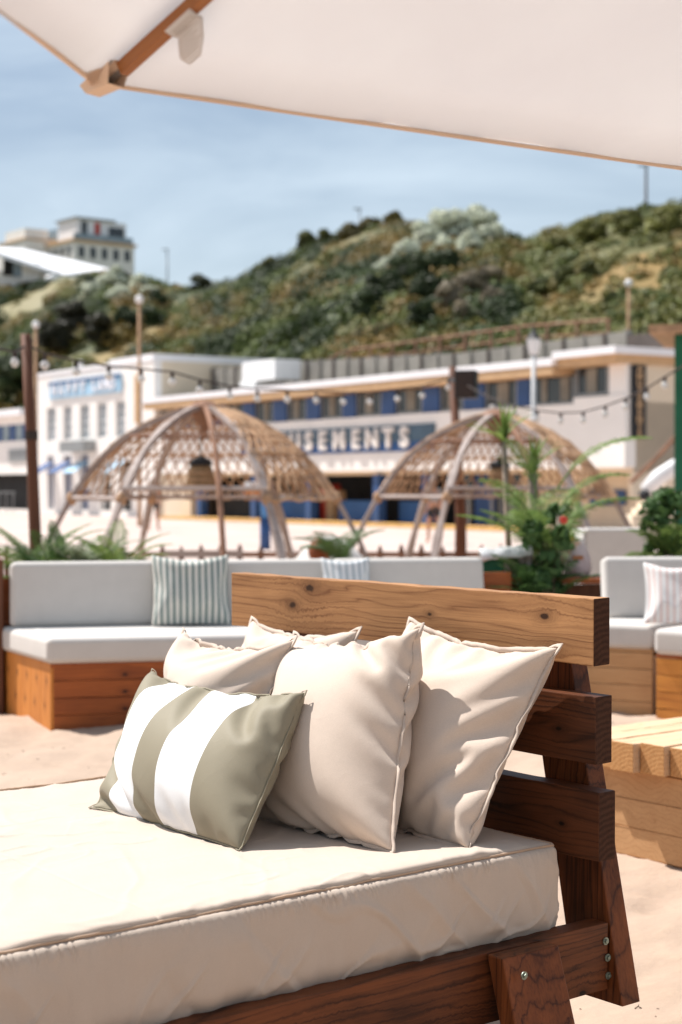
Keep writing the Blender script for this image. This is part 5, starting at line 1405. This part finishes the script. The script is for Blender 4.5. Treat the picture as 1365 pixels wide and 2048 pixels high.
# back panel
yb = bly+.02
for i in range(5): board('back_plank', blx-.06, LS+.2, yb, .15+i*.15, .15+i*.15+.145, .03, M_BOX_WOOD, M_SLEEPER_END, sf)
bx('arm_post', blx-.12, blx-.0, yb-.12, yb+.15, -.05, 1.03, M_BROWN_WOOD, sf, bevel=.005)
def top_thing(name, lab, cat, fn, loc=sA, rz=sang, group=None):
    t = thing(name, lab, cat, loc, rz, group); fn(t); return t
t = thing('seat_cushion', 'white seat cushion on the left end of the left sofa', 'seat cushion', sA, sang, 'sofa seat cushions')
soft_prism('pad', [(-.02, -.04), (1.42, -.04), (1.42, yb-.03), (blx-.03, yb-.03)], ZS, ZS+.165, M_CUSH, t, .04, 4)
t = thing('seat_cushion', 'white seat cushion of the left sofa behind the cushions of the daybed', 'seat cushion', sA+sx*1.43, sang, 'sofa seat cushions')
soft_prism('pad', [(0, -.06), (1.6, -.06), (1.6, yb-.03), (0, yb-.03)], ZS, ZS+.165, M_CUSH, t, .04, 4)
zB = 1.01
def backc(x0, x1, lab, ob=sA, tilt=9, yy=None, rz=sang, h=.5):
    t = thing('back_cushion', lab, 'back cushion', (0, 0, 0), rz, 'sofa back cushions')
    y_ = (yb-.2) if yy is None else yy
    ax_ = Vector((math.cos(rz), math.sin(rz), 0)); ay_ = Vector((-ax_.y, ax_.x, 0))
    t.location = ob+ax_*(x0+x1)/2+ay_*y_+Vector((0, 0, ZS+.168))
    o = soft_prism('pad', [(-(x1-x0)/2, 0), ((x1-x0)/2, 0), ((x1-x0)/2, .16), (-(x1-x0)/2, .16)], .0, h-.05, M_CUSH, t, .045, 4)
    o.rotation_euler = (R(-tilt), 0, 0); return t
def sxat(px, yloc):   # local x on the sofa at depth yloc for pixel x
    d = ray(px, 1150); P0 = sA+sy*yloc; k_ = (P0.x*sy.x+P0.y*sy.y)/(d.x*sy.x+d.y*sy.y); q = Vector((d.x*k_, d.y*k_, 0)); return (q-sA).dot(sx)
yc_ = yb-.1
xa, xb, xc, xd = sxat(20, yc_), sxat(316, yc_), sxat(664, yc_), sxat(966, yc_)
backc(xa, xb-.01, 'large off white back cushion left of the green striped cushion'); backc(xb, xc-.01, 'off white back cushion between the two striped cushions'); backc(xc, xd, 'off white back cushion behind the top board of the daybed')
# striped scatter cushions on the left sofa
def scat(lab, c, rz, W_, H_, mat, lean=.18, seed=1, N=26, vf=.09, ground=None):
    ax_ = Vector((math.cos(rz), math.sin(rz), 0)); ay_ = Vector((-ax_.y, ax_.x, 0))
    bl_, br_ = c-ax_*W_/2, c+ax_*W_/2; up_ = Vector((0, 0, H_*.96))+ay_*lean
    c4 = [bl_+up_, br_+up_, br_, bl_]
    P = sim_pillow(c4, W_*1.06, H_*1.06, vf, N, [(np.array(c), np.array([0, 0, 1.]))], 200, seed)
    t = thing('cushion', lab, 'cushion', tuple(c), group='striped cushions on the sofas'); pillow_obj('cover', P, mat, t, np.array(c)); return t
q = sA+sx*sxat(384, yb-.36)+sy*(yb-.36)+Vector((0, 0, ZS+.17)); scat('dark green and cream striped cushion on the left sofa', q, sang-R(4), .54, .50, M_PIN_G, seed=2)
q = sA+sx*sxat(702, yb-.36)+sy*(yb-.36)+Vector((0, 0, ZS+.17)); scat('pale grey striped cushion just above the top board of the daybed', q, sang, .36, .47, M_PIN_B, seed=3)
# right sofa
rA = grd(1308, 1428); ra = math.atan2(-.42, .907)
rs = thing('sofa_base', 'pale plank sofa base at right behind the daybed', 'sofa', rA, ra)
for i in range(4):
    board('plank', -1.1, -.01, 0, -.03+.11*i, -.03+.11*(i+1)-.004, .022, M_PALE_WOOD, M_SLEEPER_END, rs)
bx('carcass', -1.08, -.02, .023, .9, -.02, .38, M_PALE_WOOD, rs); bx('top_board', -1.1, -.01, 0, .95, .412, .43, M_PALE_WOOD, rs)
t = thing('seat_cushion', 'white seat cushion on the pale sofa base at right', 'seat cushion', rA, ra, 'sofa seat cushions'); soft_prism('pad', [(-1.1, -.03), (.0, -.03), (.0, .95), (-1.1, .95)], .431, .60, M_CUSH, t, .04, 4)
t = thing('back_cushion', 'white back cushion at right dappled by leaf shade', 'back cushion', (0, 0, 0), R(3), 'sofa back cushions')
pq = at(1212, 1250, 11.6); t.location = (pq.x, 11.6, .60)
o = soft_prism('pad', [(0, 0), (1.1, 0), (1.1, .16), (0, .16)], 0, .44, M_CUSH, t, .04, 4); o.rotation_euler = (R(-10), 0, 0)
rB = Vector((grd(1310, 1440).x, grd(1310, 1440).y, 0)); rb = R(-38)
r2 = thing('sofa_base', 'orange plank sofa base at the right edge, sunlight painted into its colour', 'sofa', rB, rb)
for i in range(4): board('plank', .01, 1.3, 0, -.03+.11*i, -.03+.11*(i+1)-.004, .022, M_BOX_WOODL, M_SLEEPER_END, r2)
bx('carcass', .02, 1.28, .023, .85, -.02, .38, M_BROWN_WOOD, r2); bx('top_board', .01, 1.3, 0, .85, .412, .43, M_BOX_WOOD, r2)
t = thing('seat_cushion', 'white seat cushion on the orange base at the right edge', 'seat cushion', rB, rb, 'sofa seat cushions'); soft_prism('pad', [(.0, -.03), (1.3, -.03), (1.3, .85), (.0, .85)], .431, .60, M_CUSH, t, .04, 4)
pq = at(1352, 1250, 11.0); scat('white cushion with faint pink stripes on the right sofa', Vector((pq.x, 11.0, .605)), R(-8), .42, .43, M_PIN_P, seed=6)

# ------------------------------------------------------------------ log table at right
TD = -E1; TS = -E2; T0 = at(1231, 1482, 7.02); T0.z = 0
tb = thing('plank_table', 'low table of thick pale timbers at the right edge', 'table', T0, math.atan2(TD.y, TD.x))
# local x = along timbers (away), local -y = towards camera side
wpl = .135; zt_ = .45
offs = [.02, .0, -.035, .0, .03, -.01, .02]
for i, ofx in enumerate(offs):
    y1 = .27-wpl*i
    board('timber', ofx, 1.25+ofx*.5, y1-wpl+.004, zt_-.125, zt_+.006*math.sin(i*3.), wpl-.008, M_SLEEPER, M_SLEEPER_END, tb)
for i in range(3):
    board('base_plank', .06, .085, -.64, -.05+i*.122, -.05+i*.122+.12, .85, M_PALE_WOOD, M_PALE_WOOD, tb)
    board('base_plank', .09, 1.1, -.66, -.05+i*.122, -.05+i*.122+.12, .03, M_SLEEPER, M_SLEEPER_END, tb)
bx('base_core', .09, 1.1, -.62, .2, -.05, zt_-.13, M_PALE_WOOD, tb)
lit = MB()
for i in range(700):
    x_, y_ = random.uniform(-2.5, 3.2), random.uniform(3.2, 12)
    z_ = float(sandh(np.array(x_), np.array(y_))); r_ = random.uniform(.0015, .0045)*(1 if y_ < 7 else 1.5)
    a_ = random.uniform(0, 6.28); d1 = Vector((math.cos(a_), math.sin(a_), 0))*r_*random.uniform(1, 2.2); d2 = Vector((-math.sin(a_), math.cos(a_), 0))*r_
    c_ = Vector((x_, y_, z_)); lit.add([c_-d1, c_-d2, c_+d1, c_+d2, c_+Vector((0, 0, r_))], [(0, 1, 4), (1, 2, 4), (2, 3, 4), (3, 0, 4), (3, 2, 1, 0)])
kind(lit.build('sand_litter', plain('shell_bits', (.22, .16, .12), .8, .6, 3)), 'stuff')
# twigs on the sand
for i, (px, py) in enumerate(((1270, 2042), (1329, 1793), (1276, 2005))):
    q = grd(px, py, -.25 if py > 1900 else -.2); m = MB().tube([(0, 0, .0), (.012, .004, .006), (.022, -.004, .002)], .0022, 5).tube([(.012, .004, .006), (.016, .014, .008)], .0015, 4)
    o = m.build('twig', M_SHRUBSTEM); o.location = (q.x, q.y, float(sandh(np.array(q.x), np.array(q.y)))+.001); o.rotation_euler = (0, 0, i*1.3)
    tag(o, ['dark twig on the sand near the bottom right corner', 'tiny dark twig on the sand below the plank table', 'small twig on the sand beside the daybed post'][i], 'twig')

# ------------------------------------------------------------------ parasol
cor = at(190, 165, 3.2); zE = cor.z; RR = 2.417; bis = R(-34.5)
cen = Vector((cor.x+RR*math.cos(bis), cor.y+RR*math.sin(bis), 0)); slope = .53; zA = zE+slope*RR
um = thing('parasol', 'big off white octagonal parasol overhead with wooden ribs', 'parasol', cen)
a0 = bis+math.pi
def umb(k_, t_, s_, lift=0.):
    """k_: sector 0-7, t_: 0..1 across, s_: 0 apex..1 edge"""
    A_ = a0+k_*math.pi/4; B_ = A_+math.pi/4
    p1 = Vector((math.cos(A_), math.sin(A_), 0))*RR*s_; p2 = Vector((math.cos(B_), math.sin(B_), 0))*RR*s_
    q = p1.lerp(p2, t_); sag = math.sin(math.pi*t_)
    q = q*(1-.022*sag*s_); q.z = zA-slope*RR*s_-.045*sag*s_+.03*sag*s_*s_+lift; return q
vs, fs = [], []; NS, NT_ = 16, 14
for k_ in range(8):
    b0 = len(vs)
    for i in range(NS+1):
        s_ = .02+.98*i/NS
        for j in range(NT_+1):
            q = umb(k_, j/NT_, s_); wr_ = .014*float(vnoise(j*.9+k_*20, i*.35, 0, 71))*math.sin(math.pi*j/NT_)*(i/NS)
            vs.append(q+Vector((0, 0, wr_)))
    for i in range(NS):
        for j in range(NT_): a = b0+i*(NT_+1)+j; fs.append((a, a+1, a+NT_+2, a+NT_+1))
o = pyd('canopy', vs, fs, M_CANOPY, um, True); md = o.modifiers.new('thick', 'SOLIDIFY'); md.thickness = .0012
hem = MB()
for k_ in range(8):
    hp_ = [umb(k_, j/NT_, 1.) for j in range(NT_+1)]; n0 = len(hem.v)
    for j, q in enumerate(hp_):
        o_ = Vector((q.x, q.y, 0)).normalized()
        for (dr, dz) in ((-.004, .003), (.003, .003), (.004, -.005), (-.003, -.005)): hem.v.append(tuple(q+o_*dr+Vector((0, 0, dz))))
    for j in range(NT_):
        for e in range(4): hem.f.append((n0+j*4+e, n0+j*4+(e+1) % 4, n0+j*4+4+(e+1) % 4, n0+j*4+4+e))
hem.build('hem', M_HEM, um, True)
for k_ in range(8):
    A_ = a0+k_*math.pi/4; d = Vector((math.cos(A_), math.sin(A_), 0)); L = math.hypot(RR, slope*RR)
    rb_ = MB().box(0, L*.975, -.011, .011, -.034, -.006).build('rib', M_TEAK, um, bevel=.002)
    rb_.location = (0, 0, zA); rb_.rotation_euler = (0, math.atan(slope), A_)
    # corner pocket
    m = MB(); q = d*RR; q.z = zE
    tn = Vector((-d.y, d.x, 0)); inn = -d*math.cos(math.atan(slope))+Vector((0, 0, math.sin(math.atan(slope))))
    vv = [q+d*.012+tn*.03+Vector((0, 0, -.01)), q+d*.012-tn*.03+Vector((0, 0, -.01)), q+d*.006-tn*.02+Vector((0, 0, -.024)), q+d*.006+tn*.02+Vector((0, 0, -.024)),
          q+inn*.075+tn*.032+Vector((0, 0, -.004)), q+inn*.075-tn*.032+Vector((0, 0, -.004)), q+inn*.062-tn*.022+Vector((0, 0, -.042)), q+inn*.062+tn*.022+Vector((0, 0, -.042))]
    m.add(vv, [(0, 1, 2, 3), (0, 4, 5, 1), (1, 5, 6, 2), (2, 6, 7, 3), (3, 7, 4, 0)])
    m.add([q+inn*.055+tn*.03+Vector((0, 0, -.012)), q+inn*.035+tn*.075+Vector((0, 0, -.006)), q+inn*.015+tn*.03+Vector((0, 0, -.02)), q+inn*.03+tn*.033+Vector((0, 0, -.03))], [(0, 1, 3), (3, 1, 2), (0, 3, 2, 1)])
    m.build('corner_pocket', M_HEM, um)
MB().tube([(0, 0, 0), (0, 0, zA+.1)], .03, 14).build('pole', M_TEAK, um, True)
MB().lathe([(.06, zA-.12), (.07, zA-.1), (.07, zA-.02)], 14).build('hub', M_TEAK, um)
MB().lathe([(.03, zA+.02), (.04, zA+.06), (.01, zA+.14)], 12).build('finial', M_TEAK, um, True)
MB().lathe([(.38, -.05), (.38, .06), (.06, .08), (.05, .3)], 20).build('base', M_CONC, um)
# care label wrapped on the rib
inn = -Vector((math.cos(a0), math.sin(a0), 0))*math.cos(math.atan(slope))+Vector((0, 0, math.sin(math.atan(slope))))
corl = Vector((math.cos(a0), math.sin(a0), 0))*RR; corl.z = zE
tn = Vector((-math.sin(a0), math.cos(a0), 0))
lv, lf = [], []; iv, if_ = [], []
c0 = corl+inn*.255; nl2 = 14
def lpt(u_, v_):  # u along rib, v down the label
    # passes under the rib then hangs towards +tn side
    ang = v_
    if v_ < .4: q = -tn*(-.022+v_/.4*.044)+Vector((0, 0, -.046+.006*abs(v_-.2)*5))
    else: q = -tn*(.022+(v_-.4)*.055)+Vector((0, 0, -.040-(v_-.4)*.075))
    taper = 1 if v_ < .75 else 1-(v_-.75)*2.2
    return c0+inn*(u_*.068*taper+.004*math.sin(v_*6)-(v_*.02))+q
for i in range(nl2+1):
    for j in range(7): lv.append(lpt(j/6-.5, i/nl2))
for i in range(nl2):
    for j in range(6): lf.append((i*7+j, i*7+j+1, i*7+j+8, i*7+j+7))
lb = pyd('care_label', lv, lf, M_CANOPY, um, True); md = lb.modifiers.new('thick', 'SOLIDIFY'); md.thickness = .0008; md.offset = 0
for i, vv in enumerate(np.linspace(.12, .8, 11)):
    for sgn_ in (-.0012, .0012):
        ln = random.uniform(.45, .85); s0 = -.42; n0 = len(iv)
        for j in range(6):
            u_ = s0+ln*j/5; q = lpt(u_, vv); q2 = lpt(u_, vv+.008); dn = (lpt(u_, min(1, vv+.03))-q).cross(inn).normalized()*sgn_
            iv += [q+dn, q2+dn]
        for j in range(5): if_.append((n0+2*j, n0+2*j+1, n0+2*j+3, n0+2*j+2))
pyd('print', iv, if_, M_INK, lb)
